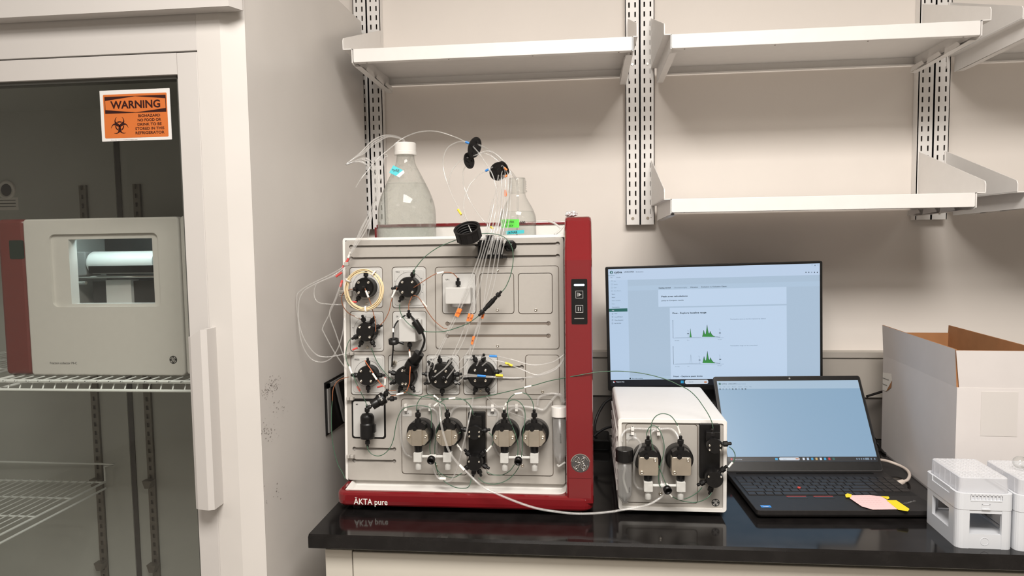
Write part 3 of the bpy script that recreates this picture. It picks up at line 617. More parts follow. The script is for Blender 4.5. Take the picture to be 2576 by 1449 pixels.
b = B(PM).use('blackm'); b.tube(P((1020, 793, .012), (1005, 803, .014), (992, 822, .018), (989, 850, .035), (989, 875, .035), (987, 900, .03), (986, 922, .02)), .0016, 8, 4); b.build('lead', None, mod)
for a, c in (((989, 826), (989, 836)), ((988.5, 868), (988, 880)), ((1010, 799), (1003, 806))): B(PM).use('sleeve').cyl(pl(*a, .03), pl(*c, .032), .0021, seg=10).build('sleeve', None, mod)
q = pl(991, 914, .012); B(PM).use('screw').cyl((q.x, -.004, q.z), (q.x, -.016, q.z), .0055, .0045, seg=16, ch=.001).build('connector', None, mod)
# UV monitor
mod = cover(None, 'plate', 'uv_monitor_module', q=SUB['uv'], back=.0034, d=.0045)
q = pl(1121, 705, .005); B(PM).use('ink').text('U9-L', q.x, q.z, .0031, -.0048, bold=.02).build('lettering', None, mod)
x0, x1, z0, z1 = lr(1119, 728, 1184, 765, .032); d = B(PM).use('plate').plate(x0, x1, z0, z1+.004, .003, -.004, -.032, .002).build('detector_block', None, mod)
q = pl(1152, 722, .02); b = B(PM).use('chrome').lathe([(.0125, 0), (.012, .001), (.003, .003)], (q.x, -.018, z1+.003), (0, 0, 1), 20); b.build('cell_lever', None, d)
fitting(d, (q.x, -.018, z1+.005), (0, 0, 1), 1.05)
q = pl(1152, 771, .02); b = B(PM).use('mid').cyl((q.x, -.018, z0), (q.x, -.018, z0-.006), .016, .014, 20); b.build('cell_knob', None, d)
# mixer
x0, x1, z0, z1 = lr(*TI['m9']); mod = B(PM).use('black').plate(x0, x1, z0, z1, .006, .0045, -.0045, .001).build('mixer_module', None, AK)
B(PM).use('plate').plate(x0+.004, x1-.004, z0+.004, z1-.006, .004, -.003, -.0052).build('inset_plate', None, mod)
q = pl(895, 1019, .006); B(PM).use('ink').text('M9', q.x, q.z, .0029, -.0055, bold=.02).build('lettering', None, mod)
a = pl(923, 1105, .03); s = .00082; b = B(PM).use('black')
b.lathe([(.011, 0), (.0148, .0012), (.0150, .008), (.0152, .030), (.0150, .033), (.0132, .0335), (.0142, .036), (.0146, .044), (.0144, .048), (.0110, .0535), (.006, .055)], (a.x, -.026, a.z), (0, 0, 1), 26)
b.box(a.x+.013, a.x+.0175, -.030, -.020, a.z+.014, a.z+.030); d = b.build('mixer_chamber', None, mod)
fitting(d, (a.x, -.026, a.z+.054), (0, 0, 1), 1.05); fitting(d, (a.x, -.026, a.z), (0, 0, -1), 1.)
# inline filter
b = B(PM).use('black'); a, c = pl(936, 1020, .060), pl(968, 999, .052); n = (c-a).normalized(); b.cyl(a, a.lerp(c, .55), .0100, .0108, 20, .0005).cyl(a.lerp(c, .52), c, .0128, .0128, 20, .002)
d = b.build('inline_filter', None, AK); fitting(d, c, Vector((.35, 0, 1)), 1.); fitting(d, c+Vector((.008, 0, -.004)), Vector((1, 0, .1)), 1.)
fitting(d, a, -n, .8)
e = a.lerp(c, .77); b = B(PM).use('sleeve'); ang = atan2((c-a).z, (c-a).x)-pi/2; b.text('FR-902', e.x-.0035, e.z+.0092, .0034, e.y-.0134, R=ang, bold=.01); b.build('lettering', None, d)
# ---- pumps
def pump(parent, du, dv, bw=.0230, square=False, T=PM, at=pl, dd=.030, big=.0285):
    p = at(du, dv, dd); x, h = p.x, p.z; b = B(T).use('black')
    b.lathe([(big*.96, 0), (big, .002), (big, dd-.006), (big*.97, dd-.002), (big*.90, dd)], (x, -.0035, h), (0, -1, 0), 40)
    hd = b.build('pump_head', None, parent); f = -.0035-dd; W = bw; hb = .0170
    zc = h-(.0055 if square else .0035)
    if not square:
        b = B(T).use('steel'); o = [(-W, -.4*hb), (-W*.62, -hb), (W*.62, -hb), (W, -.4*hb), (W, .35*hb), (W*.72, hb), (-W*.72, hb), (-W, .35*hb)]
        b.rings([[(x+q[0]*k, y, zc+q[1]*k) for q in o] for y, k in ((f, 1), (f-.016, 1), (f-.018, .95))]); b.box(x-W*.47, x+W*.47, f-.0235, f-.016, zc-hb, zc+hb, .001)
        bb = b.build('steel_block', None, hd)
        for s in (-1, 1): bolt(x+s*W*.76, f-.018, zc+.001, .0036, bb, m='steel', T=T)
    else:
        b = B(T).use('steel'); b.plate(x-W*.92, x+W*.92, zc-.0185, zc+.0175, .004, f, f-.022, .001); bb = b.build('steel_block', None, hd)
        bolt(x+W*.62, f-.022, zc+.0125, .0036, bb, m='steel', T=T); bolt(x-W*.62, f-.022, zc-.0125, .0036, bb, m='steel', T=T)
    b = B(T).use('black'); z = zc+hb
    b.prism([(-.017, 0), (.017, 0), (.0165, .011), (.010, .0155), (-.010, .0155), (-.0165, .011)], f, f-.019)
    b.v = [(a+x, y, c+z-.002) for a, y, c in b.v]; b.cyl((x, f-.010, z+.010), (x, f-.010, z+.020), .0075, .0065, 12); b.cyl((x-.004, f-.018, z+.002), (x-.004, f-.025, z+.002), .0048, seg=14)
    cp = b.build('check_valve', None, hd); fitting(cp, (x, f-.010, z+.020), (0, 0, 1), 1.12, T)
    b = B(T).use('black').cyl((x, f-.010, zc-hb+.001), (x, f-.010, zc-hb-.0150), .0088, .0078, 12, .001).build('inlet_nut', None, hd)
    b = B(T).use('natural'); zz = zc-hb-.0150; b.box(x-.0085, x+.0085, f-.019, f-.003, zz-.020, zz, .001); b.cyl((x, f-.010, zz-.020), (x, f-.010, zz-.0260), .0045, seg=10); b.cyl((x, f-.010, zz-.0255), (x, f-.010, zz-.0370), .0062, .0068, 10, .001)
    b.build('inlet_connector', None, hd)
    return Vector((x, f-.010, zz-.010)), hd
def pump_pair(key, text, A_, B_, tu):
    c = cover(key, 'panel', 'pump_cover', d=.0035)
    q = pl(*tu, .0045); x0, x1, z0, z1 = q.x-.010, q.x+.010, q.z-.009, q.z+.004
    B(PM).use('plate').plate(x0, x1, z0, z1, .002, -.003, -.0042).build('badge', None, c); B(PM).use('ink').text(text, q.x, q.z-.0040, .0030, -.0045, align='C', bold=.02).build('lettering', None, c)
    i1, _h = pump(c, *A_); i2, _h = pump(c, *B_)
    b = B(PM).use('natural').tube([i1, i2], .0030, 8, 1); m = i1.lerp(i2, .5); b.cyl(m-Vector((.007, 0, 0)), m+Vector((.007, 0, 0)), .0048, seg=12)
    b.build('manifold_pipe', None, c); b = B(PM).use('black').lathe([(.0075, 0), (.0080, .002), (.0080, .010), (.0058, .010), (.0058, .003)], m+Vector((-.002, -.004, -.003)), (0, -.9, -.35), 18); b.build('inlet_port', None, c)
    q = pl((A_[0]+B_[0])/2+6, 1171, .004); bolt(q.x, -.0035, q.z, .0034, c, name='screw')
    return c
pump_pair('pa', 'P9 A', (1055.7, 1090), (1129, 1090), (1024, 1037)); pump_pair('pb', 'P9 B', (1271, 1091.5), (1345.5, 1091.5), (1238, 1036))
# centre manifold with pressure monitor and purge valves
x0, x1, z0, z1 = lr(1178, 1036, 1222, 1168, .012); man = B(PM).use('black').plate(x0, x1, z0, z1, .003, -.003, -.014, .0015); man.box(x0+.002, x1-.006, -.030, -.013, z1-.030, z1-.006, .001); man = man.build('valve_manifold', None, AK)
def small_valve(parent, u, v, R, L, ports, bo, T=PM, at=pl, back=-.013):
    p = at(u, v, L); b = B(T).use('black').lathe([(R*.96, 0), (R, .002), (R, L+back-.003), (R*.93, L+back)], (p.x, back, p.z), (0, -1, 0), 30); b.cyl((p.x-.001, -L, p.z-.003), (p.x-.001, -L-.0004, p.z-.003), .0018, seg=10) if len(bo) == 2 else None
    h = b.build('valve_head', None, parent)
    for bx, bz in bo: bolt(p.x+bx, -L, p.z+bz, .0022, h, T=T)
    for a, k in ports: d = Vector((cos(radians(a)), 0, sin(radians(a)))); fitting(h, Vector((p.x, (back-L)/2, p.z))+d*R*.94, d, k, T)
    return h
o4 = [(-.0102, .0020), (.0102, .0020), (-.0102, -.0070), (.0102, -.0070)]
small_valve(man, 1193, 1089, .0150, .040, ((170, 1.), (8, 1.)), o4); q = pl(1191, 1054, .03); fitting(man, (q.x, -.026, q.z-.004), (0, 0, 1), 1.05)
small_valve(man, 1192.5, 1167, .0160, .048, ((132, 1.1), (48, 1.1), (215, 1.), (-25, 1.), (-100, 1.), (-68, 1.)), [(-.0105, .0045), (.0105, .0045)])
# tube clips on the panel
for u, v in ((1022, 1020), (1083, 1020), (1240, 1021), (1300, 1021)):
    p = pl(u, v, .006); b = B(PM).use('white').box(p.x-.0028, p.x+.0028, -.014, -.0035, p.z-.002, p.z+.004); b.box(p.x-.0028, p.x+.0028, -.014, -.0035, p.z-.010, p.z-.004); b.box(p.x-.002, p.x+.002, -.006, -.0035, p.z-.010, p.z+.004); b.build('tube_clip', None, AK)
for u, v in ((882, 889), (882, 1002), (883, 1147)):
    p = pl(u, v, .006); b = B(PM).use('panel')
    for k in (-1, 1): b.box(p.x+k*.0042-.0036, p.x+k*.0042+.0036, -.014, -.0035, p.z-.0035, p.z+.0035, .0008)
    b.build('tube_clip', None, AK)
p = pl(868, 738, .012); b = B(PM).use('panel').box(p.x-.012, p.x+.016, -.018, -.004, p.z-.0065, p.z+.0065, .0008); b.use('dgrey')
for k in range(3): b.box(p.x-.010, p.x+.004, -.0184, -.018, p.z-.0045+k*.0035, p.z-.0033+k*.0035)
b.build('tube_holder', None, AK)
# black comb holder on the top rails
a, c = pl(1205, 604, .02), pl(1263, 650, .02); b = B(PM).use('black'); b.box(a.x, c.x, -.022, -.0035, c.z, a.z, .001)
for k in range(6): x = a.x+(c.x-a.x)*k/5; b.box(x-.0012, x+.0012, -.032, -.021, c.z, a.z-.004)
for v in (617, 647.5): q = pl(1234, v, .024); b.box(q.x-.033, q.x+.033, -.026, -.0035, q.z-.0012, q.z+.0012)
b.box(a.x+.014, a.x+.030, -.020, -.006, a.z, a.z+.010); b.build('tubing_holder', None, AK)
a, c = pl(1273, 605, .02), pl(1293, 632, .02); b = B(PM).use('black'); b.box(a.x, c.x, -.024, -.0035, c.z, a.z, .002); b.cyl((a.x+.001, -.014, (a.z+c.z)/2), (c.x+.001, -.026, (a.z+c.z)/2), .0085, seg=16, ch=.001); b.build('column_clamp', None, AK)
# union connector
b = B(PM).use('black'); a, c = pl(1214, 784, .052), pl(1252, 743, .050); b.cyl(a.lerp(c, .1), a.lerp(c, .9), .0040, seg=12).cyl(a.lerp(c, .3), a.lerp(c, .72), .0056, seg=6); u_ = b.build('union_connector', None, AK)
n = (c-a).normalized(); fitting(u_, a.lerp(c, .12), -n, .95); fitting(u_, a.lerp(c, .88), n, .95)
# superloop coil
random.seed(5); p = pl(916.5, 729.5, .050); b = B(PM).use('beige'); pts = []
for k in range(11*36+1):
    a = 2*pi*k/36; n = k/36; r = .0395+.0032*sin(n*2.1+.3)+.0008*sin(a*3+n); pts.append((p.x+r*cos(a)*.97, p.y+.0035*cos(n*1.7)+.0008*sin(a*2), p.z+r*sin(a)*1.02))
b.tube(pts, .00085, 6, 1); cl = b.build('sample_loop', None, AK)
for a in (150, 58, 275):
    a = radians(a); o = Vector((p.x+.0392*cos(a), p.y, p.z+.040*sin(a))); t_ = Vector((-sin(a), 0, cos(a)))
    B(PM).use('sleeve').lathe([(.0070, -.0016), (.0070, .0016), (.0058, .0016), (.0058, -.0016), (.0070, -.0016)], o, t_, 14, cap=False).build('cable_tie', None, cl)
# ---- tubing
def tubing(name, m, r, pts, parent=AK, sl=(), T=PM, at=pl, seg=7, sub=5):
    b = B(T).use(m); b.tube([q if isinstance(q, Vector) else at(*q) for q in pts], r, seg, sub); o = b.build(name, None, parent)
    for a, c, mm, tx in sl:
        p, q = at(*a), at(*c); s = B(T).use(mm).cyl(p, q, max(r*1.9, .0021), seg=12)
        if tx:
            mid = p.lerp(q, .5); ang = atan2((q-p).z, (q-p).x); s.use('ink').text(tx, mid.x-.0022*cos(ang)+.0012*sin(ang), mid.z-.0022*sin(ang)-.0012*cos(ang), .0026, mid.y-max(r*1.9, .0021)-.0004, R=ang, bold=.02)
        s.build('id_sleeve', None, o)
    return o
G = lambda d, *p: [(u, v, d) for u, v in p]
gc = lambda pts, sl=(), m='green', parent=AK: tubing('capillary', m, .00085, pts, parent, sl)
gc(G(.045, (1041, 690), (1042, 680), (1050, 668), (1070, 645), (1101, 623), (1128, 611), (1155, 601), (1185, 592), (1211, 588), (1234, 587.5), (1256, 591), (1273, 600), (1285, 616), (1290, 633), (1291, 655), (1288, 677), (1282, 700), (1271, 724), (1259, 737)))
gc(G(.050, (1208, 791), (1193, 803), (1172, 816), (1145, 826), (1119, 833.5), (1093, 835), (1068, 833.5), (1042, 825), (1023, 810), (1010, 792), (1005, 775), (1006, 764)))
gc([(934, 876, .02), (947, 907, .012), (963, 931, .010), (979, 949, .010), (989, 960, .02)])
gc([(1002, 973, .012), (1028, 989, .02), (1055, 997, .03), (1081, 1000.6, .03), (1105, 1011, .03), (1120, 1004, .03), (1147, 1001, .035), (1164, 1005, .035), (1178, 1015, .035), (1187, 1029, .03), (1191, 1048, .028)], [((1129, 1003, .035), (1146, 1001.5, .035), 'sleeve', '')])
gc([(882, 852, .02), (874, 866, .03), (870, 888, .03), (872, 907, .03), (879, 924, .04), (887, 941, .045), (897, 965, .045), (910, 991, .04), (920, 1012, .03), (922, 1022, .03)], [((879, 922, .04), (885, 940, .045), 'sleeve', '')])
gc([(868, 1204, .004), (862, 1190, .006), (849, 1165, .008), (838, 1121, .012), (834, 1077, .015), (834, 1032, .015), (836, 1008, .015)])
gc([(836, 1008, .015), (838, 980, .018), (846, 963, .02), (857, 954, .02), (877, 948, .02)], m='brown')
gc(G(.030, (923, 1122), (928, 1135), (938, 1144), (953, 1147), (969, 1140), (983, 1123), (991, 1100), (995, 1074), (1002, 1048), (1013, 1030), (1035, 1022), (1070, 1022), (1084, 1034), (1084, 1097), (1081, 1125), (1085, 1157)))
gc([(1047.5, 1033, .045), (1050, 1015, .045), (1060, 1000, .045), (1075, 994, .045), (1089, 996, .045), (1103, 1010, .045), (1117, 1018, .045), (1122.5, 1033, .045)], [((1091, 995, .045), (1103, 1005, .046), 'sleeve', '1A2')])
gc([(1094, 1158, .02), (1094, 1121, .02), (1098, 1085, .035), (1107, 1060, .045), (1110, 1040, .04), (1106, 1018, .04)], [((1092, 1022, .04), (1102, 1013, .04), 'sleeve', '')])
gc([(1081, 1001, .02), (1140, 1004.5, .022), (1185, 1003, .025), (1237, 994, .03), (1290, 982, .035), (1337, 971, .040), (1381, 958.5, .05), (1421, 950.5, .066), (1447, 945.5, .072), (1499, 936.5, .075), (1534, 934, .07), (1565, 934, .06), (1608, 938, .06), (1645, 945.5, .06), (1681, 956.4, .06), (1705, 967.3, .06), (1732, 981, .06), (1752.7, 1000, .06), (1768, 1021, .062), (1781.5, 1042, .064), (1790.7, 1062, .066), (1795, 1084, .068)], [((1319, 975, .039), (1337, 971, .040), 'sleeve', '')])
gc(G(.045, (1343, 1032), (1339.4, 1010.5), (1328, 994), (1313, 988), (1296, 991.5), (1283, 1001), (1277, 1015), (1277, 1041), (1285.5, 1064.5), (1297, 1092.6), (1303, 1121), (1302, 1150)), [((1295, 991.5, .045), (1314, 988.5, .045), 'sleeve', '')])
gc(G(.048, (1267, 1033), (1272, 1018), (1278.4, 1010.5), (1290, 1006), (1304, 1009), (1316, 1022), (1321, 1041), (1319.5, 1067), (1315, 1093), (1314.5, 1121), (1312, 1149)), [((1266.5, 1030, .048), (1274, 1014, .048), 'sleeve', '131')])
gc(G(.034, (1230, 1088), (1238.5, 1097), (1241.3, 1107), (1237, 1121), (1223, 1137)), [((1237, 1121, .034), (1224, 1136, .035), 'sleeve', '')])
gc(G(.034, (1159, 1087), (1149.4, 1095), (1147, 1107), (1149.4, 1118), (1162, 1136)), [((1149.4, 1118, .034), (1162, 1135, .036), 'sleeve', '67')])
gc(G(.030, (1224, 1187), (1243, 1194.5), (1264, 1194.5), (1283, 1184), (1295, 1168)))
gc(G(.034, (1203, 1202), (1217, 1213), (1241, 1218), (1267, 1212), (1288, 1198), (1304, 1177), (1307, 1166)))
gc([(1186, 1203, .035), (1182, 1219, .045), (1174, 1227.5, .045), (1152, 1227.5, .04), (1135, 1221.5, .035), (1117, 1210, .03), (1101, 1188, .02), (1096, 1163, .02)])
gc(G(.025, (1163, 1190), (1140, 1201.5), (1117, 1196), (1100, 1182), (1093, 1160)))
bc = lambda pts, sl=(), m='brown': gc(pts, sl, m)
bc([(1041, 723.5, .036), (1062, 709.5, .045), (1089, 692.5, .045), (1105, 687, .04), (1127, 685, .035), (1140, 688.5, .03), (1151, 699, .022)], [((1099, 688, .042), (1116, 684.5, .038), 'sleeve', '')])
bc([(1035, 752, .02), (1040, 744, .03), (1052, 747.5, .035), (1065, 766, .03), (1078, 787, .02), (1094, 808, .015), (1115, 825, .014), (1124, 827, .014)], [((1062, 758, .032), (1073, 772, .025), 'sleeve', '')])
bc(G(.030, (999, 723), (985, 755), (979, 782), (968, 805), (956, 818)), [((995, 729, .031), (986, 748, .031), 'sleeve', '')])
bc([(918, 725, .05), (922, 738, .05), (931, 758, .048), (939, 787, .045), (944.6, 810, .045), (945, 834, .045)], [((920, 731, .051), (927, 748, .05), 'sleeve', '')], 'brown')
bc([(893, 726, .045), (884, 728, .045), (872, 732, .04), (861, 742, .035), (860, 760, .03), (867, 777, .025), (880, 790, .02), (895, 797, .018), (912, 806, .02)], [((893, 796, .019), (903, 801, .02), 'sleeve', '')])
bc([(1036, 745, .035), (1032, 755, .036), (1028.5, 766, .036), (1028, 780, .036)])
gc([(918, 907, .026), (925, 918, .040), (934, 931, .044), (946, 950, .044), (958, 966, .04), (968, 974, .045)], [((937, 939, .045), (948, 955, .044), 'sleeve', '')], 'orangec')
bc(G(.04, (973, 980), (984, 983), (996, 982)))
gc([(1030, 879, .035), (1031, 900, .035), (1032.4, 915, .045), (1031, 942, .05), (1030, 963, .048), (1023, 984, .04)], [((1030, 884, .036), (1031.5, 899, .037), 'sleeve', '')], 'orangec')
bc([(1021, 986, .035), (1010, 991, .045), (989, 995, .05), (984, 996, .05)], [((997, 993, .05), (1015, 989, .044), 'sleeve', '')])
tubing('id_tag', 'sleeve', .0018, G(.045, (969, 952), (968.5, 968)), sub=1)
for a, c in (((884, 759.5), (897, 760)), ((887, 880), (899, 875)), ((899, 971), (906, 984)), ((949, 974), (962, 971)), ((969, 950), (969, 951))): B(PM).use('redl').cyl(pl(*a, .03), pl(*c, .03), .0021, seg=10).build('id_sleeve', None, AK)
# clear waste and inlet tubes left of the instrument
ct = lambda pts, sl=(), r=.0013, parent=AK, nm='clear_tube': tubing(nm, 'tube', r, pts, parent, sl)
ct([(882, 646, .02), (866, 669, .03), (832, 690, .04), (779, 716, .05), (756, 732, .05), (747, 745, .05), (749, 797, .05), (764, 850, .05), (792, 889, .04), (819, 898, .035), (850, 894, .025), (877, 888, .015)])
ct([(884, 648, .022), (868, 671, .03), (840, 692, .045), (790, 716, .055), (762, 735, .055), (751, 770, .055), (756, 850, .055), (777, 897, .045), (806, 911, .04), (832, 902, .04), (850, 876, .04), (862, 837, .035), (866, 803, .03), (870, 790, .02)])
ct([(870, 675, .025), (860, 685, .03), (835, 697, .035), (798, 713, .04), (790, 740, .04), (800, 760, .04), (826, 765, .03), (858, 766, .02), (884, 760, .03)], [((845, 696, .034), (860, 685, .031), 'redl', '')])
ct([(860, 704, .02), (850, 740, .025), (829, 789, .03), (812, 824, .035), (816, 839, .035), (845, 892, .03), (880, 940, .02), (889, 948, .02)], [((861, 705, .02), (855.5, 722, .022), 'redl', '')])
ct([(858, 712, .03), (842, 755, .035), (829, 789, .038), (845, 839, .035), (863, 892, .03), (881, 937, .025)])
for a, c, mm, tx in (((877, 650), (869, 664), 'redl', ''), ((865, 668), (861, 674), 'redl', ''), ((882, 634), (876, 648), 'sleeve', '1042')):
    s = B(PM).use(mm).cyl(pl(*a, .03), pl(*c, .03), .0024, seg=10); s.build('id_sleeve', None, AK)
p = pl(872, 664, .033); B(PM).use('panel').box(p.x-.005, p.x+.005, p.y-.004, p.y+.003, p.z-.004, p.z+.004, .001).build('tube_clip', None, AK)
# upper left bunch: from the clip up over the big bottle (given as pixel + distance in front of the wall)
def YQ(u, v, y): return YP(u, v, y)
def wt(pts, sl=(), r=.0013, m='tube', nm='clear_tube'): return tubing(nm, m, r, pts, AK, sl, None, YQ)
for k, (dx, dy) in enumerate(((0, 0), (5, 3), (9, 6), (3, -3))):
    wt([(879+dx*.4, 640, -.565), (893+dx, 610, -.56), (909+dx*1.3, 573+dy, -.55), (928+dx, 537+dy, -.54), (940+dx*.8, 505+dy, -.54), (945+dx*.8, 472, -.54), (941+dx, 440-dy, -.54), (925+dx, 415-dy*1.5, -.545), (903+dx, 404-dy, -.55), (885, 409, -.555), (870, 414, -.56), (885+dx, 402-dy, -.55), (905+dx, 385+dy*.4, -.53), (930+dx*.6, 361+dy, -.50), (950+dx, 347+dy*.8, -.46), (971+dx, 341+dy*.5, -.43), (998+dx*.8, 345+dy*.5, -.39), (1012+dx*.6, 352, -.375), (1015+dx*.3, 362, -.372)])
wt([(925, 600, -.55), (930, 573, -.55), (935, 545, -.545), (947, 480, -.53), (960, 440, -.50), (966, 400, -.47), (974, 393, -.46), (972, 389, -.46), (966, 389, -.46)])
wt([(895, 472, -.56), (908, 450, -.56), (925, 429, -.55), (940, 410, -.54), (957, 393, -.53), (990, 366, -.52), (1005, 353, -.515), (1025, 342, -.51), (1050, 333, -.51), (1077, 329.5, -.51), (1100, 331, -.51), (1120, 336, -.51), (1148, 346, -.51), (1172, 357.5, -.52), (1190, 369, -.52), (1207, 388, -.53), (1218, 404, -.53), (1229, 420.5, -.54), (1240, 442, -.545), (1245, 461, -.55), (1252, 500, -.555), (1251, 560, -.56), (1236, 620, -.575), (1228, 640, -.58)], [((1171, 357, -.52), (1183, 361.5, -.52), 'blue', '')])
wt([(1182, 360, -.515), (1160, 356, -.51), (1142, 361, -.51), (1128, 370, -.51), (1120, 382.5, -.51), (1115, 400, -.51), (1115, 418, -.51), (1119, 440, -.515), (1126, 462, -.52), (1136, 488, -.53), (1148, 512, -.54), (1160, 535, -.55), (1172, 552, -.565), (1180, 570, -.58), (1187, 586, -.585)], [((1152, 527, -.545), (1161, 540, -.55), 'yellow', '')])
wt([(1178, 396, -.515), (1160, 403, -.51), (1147, 415, -.51), (1136, 432, -.51), (1131, 448, -.51), (1130, 465, -.51)])
wt([(1240, 420, -.52), (1224, 428.5, -.52), (1208, 437, -.52), (1196.5, 448, -.52), (1182, 465, -.525), (1174, 482, -.53), (1168, 502, -.54), (1166.6, 520, -.55), (1170, 540, -.56), (1177, 556, -.575)], [((1221, 430, -.52), (1229, 426.5, -.52), 'blue', '')])
wt([(1170, 420, -.515), (1166, 430, -.51), (1165, 452, -.51), (1168, 470, -.51), (1176, 492, -.515), (1186, 512, -.52), (1198, 531, -.53), (1212, 550, -.54), (1226, 564, -.54), (1238, 574, -.53)])
for k, (du, dv) in enumerate(((0, 0), (6, 4))):
    wt([(1200+du, 362+dv*.5, -.51), (1220+du, 374, -.49), (1240+du, 389, -.46), (1260+du, 409, -.43), (1277+du, 428, -.40), (1290+du*.7, 441, -.385), (1299+du*.5, 460, -.375), (1301+du*.5, 520, -.375), (1300, 600, -.375)])
for k, (u0, v0, u1) in enumerate(((1202, 386, 1285), (1190, 392, 1278), (1262, 418, 1272), (1268, 424, 1262))):
    wt([(u0, v0, -.51), (u0+(u1-u0)*.35, v0-6 if k < 2 else v0-3, -.50), (u0+(u1-u0)*.7, v0+12 if k < 2 else v0+6, -.50), (u1-1, 432+k*4, -.51), (u1, 480, -.52), (u1-4, 550, -.55), (u1-14-k*3, 600, -.575), (1262-k*10, 640, -.582)])
# bundle through the comb to the two inlet valves
BN = [([(1240, 500), (1228, 560), (1213, 610), (1206, 640), (1184, 700), (1152, 776), (1110, 868), (1085, 912), (1076, 940), (1080, 962)], (1146, 795, 1155, 776, 'S1')),
      ([(1254, 440), (1243, 510), (1228, 580), (1212, 640), (1192, 700), (1161, 772), (1118, 860), (1098, 905), (1090, 930)], (1151, 797, 1160, 777, 'S2')),
      ([(1258, 450), (1247, 530), (1234, 590), (1218, 640), (1200, 710), (1180, 790), (1158, 850), (1133, 905), (1118, 928)], (1176, 808, 1181, 789, 'S6')),
      ([(1262, 450), (1255, 530), (1240, 590), (1225, 640), (1208, 715), (1188, 792), (1164, 862), (1130, 915), (1093, 948)], (1183, 809, 1189, 791, 'S3')),
      ([(1266, 440), (1262, 520), (1248, 590), (1236, 640), (1224, 710), (1213, 792), (1196, 860), (1176, 912), (1152, 932), (1143, 938)], (1213, 801, 1216, 789, 'S7')),
      ([(1270, 440), (1268, 520), (1256, 590), (1247, 640), (1228, 735), (1190, 852), (1176, 918), (1166, 948), (1152, 962), (1143, 963)], (1187, 866, 1192, 846, 'S5')),
      ([(1278, 440), (1277, 520), (1264, 590), (1256, 640), (1238, 735), (1205, 815), (1180, 880), (1160, 905), (1124, 952)], None)]
for pts, s in BN:
    n = len(pts); L = []
    for i, (u, v) in enumerate(pts): L.append((u, v, .045 if v > 900 else .040 if v > 560 else .02))
    ct(L, [] if not s else [((s[0], s[1], .043), (s[2], s[3], .043), 'orange', s[4])], r=.0014)
for a, c, y in (((1269, 422), (1275, 428), -.515), ((1270, 445), (1276, 441), -.515), ((1271, 478), (1273, 492), -.49), ((1234, 570), (1240, 576), -.54)):
    B().use('orange' if y != -.54 else 'yellow').cyl(YP(*a, y), YP(*c, y), .0022, seg=10).build('id_sleeve', None, AK)
# buffer inlet tubes sweeping to the right
ct([(1199, 920, .04), (1210, 901, .045), (1233, 895.5, .045), (1252, 896.5, .045), (1290, 905, .05), (1340, 918, .05), (1385, 912, .05), (1405, 902, .05), (1419, 891, .045)], [((1231, 896, .046), (1250, 896.5, .046), 'blue', '')])
ct([(1213, 920, .04), (1230, 908, .045), (1260, 909, .045), (1289, 920, .045), (1310, 928, .045), (1350, 943, .05), (1390, 933, .05), (1409, 918, .048), (1419, 902, .045)], [((1271, 912.5, .046), (1289, 920, .046), 'yellow', 'B2')])
for k in range(3):
    ct([(1166, 940+k*4, .045), (1190, 943+k*2, .048), (1222, 946+k*1.5, .050), (1250, 948+k, .05), (1300, 950+k, .045), (1345, 949-k*2, .045), (1390, 935-k*3, .045), (1408, 920-k*2, .045), (1419, 905-k*3, .045)], [((1201, 945, .052), (1222, 946.5, .052), 'blue', '')] if k == 1 else [((1247, 944, .052), (1265, 945, .052), 'yellow', '')] if k == 0 else [])
ct([(1190, 1000, .03), (1185, 1030, .03), (1177, 1070, .05), (1165, 1120, .05), (1155, 1160, .04), (1143, 1195, .03), (1128, 1211, .03), (1100, 1200, .025), (1086, 1166, .025)], [((1106, 1204, .03), (1122, 1204.5, .03), 'sleeve', '')], r=.0018)
ct([(1224, 998, .02), (1240, 1013, .015), (1262, 1028, .012), (1290, 1040, .012), (1336, 1056, .04)], r=.0011)
# soft pump rinsing tubes
for pts in ([(1037, 1150), (1020, 1140), (1010, 1110), (1007, 1060), (1010, 1030), (1022, 1021), (1083, 1021), (1140, 1021), (1240, 1024), (1300, 1021), (1345, 1026), (1368, 1030), (1384, 1012), (1400, 994), (1412, 994), (1420, 1012)],
            [(1113, 1150), (1099, 1135), (1100, 1100), (1102, 1060), (1098, 1036), (1083, 1027), (1060, 1026), (1052, 1040)],
            [(1130, 1050), (1140, 1030), (1160, 1022), (1200, 1025), (1240, 1027), (1254, 1040), (1250, 1062), (1243, 1085), (1240, 1110), (1250, 1135), (1262, 1150)],
            [(1274, 1045), (1285, 1030), (1300, 1027), (1315, 1035), (1320, 1060), (1312, 1095), (1311, 1130), (1325, 1149), (1337, 1150)],
            [(1352, 1020), (1356, 1000), (1375, 992), (1395, 990), (1410, 996), (1414, 1012)]):
    ct([(u, v, .012) for u, v in pts], r=.0026)
# ================================================================ long sample tube between the two instruments
a = [PM @ pl(u, v, d) for u, v, d in ((1107, 1003, .02), (1107, 1038, .05), (1110, 1067, .062), (1117, 1097, .066), (1128.5, 1132, .068), (1147, 1160, .07), (1166, 1179, .072), (1199, 1212, .078))]
a += [YP(*q) for q in ((1222, 1228.5, -.645), (1257, 1245, -.65), (1304, 1264, -.655), (1351, 1279, -.66), (1398, 1287, -.66), (1445, 1292, -.66), (1492, 1291.5, -.66), (1540, 1287, -.655), (1559, 1283.5, -.653), (1593, 1278, -.65), (1632, 1269, -.65), (1658, 1254.5, -.645), (1672, 1243, -.637))]
t = thing('sample_tube', 'thick clear tube drooping from the big instrument to the white pump box', 'tube', a[10].copy())
B().use('tube').tube(a, .0024, 10, 5).build('hose', None, t); B().use('sleeve').cyl(PM @ pl(1156, 1170, .0715), PM @ pl(1168, 1183, .0735), .0030, seg=12).build('id_sleeve', None, t)
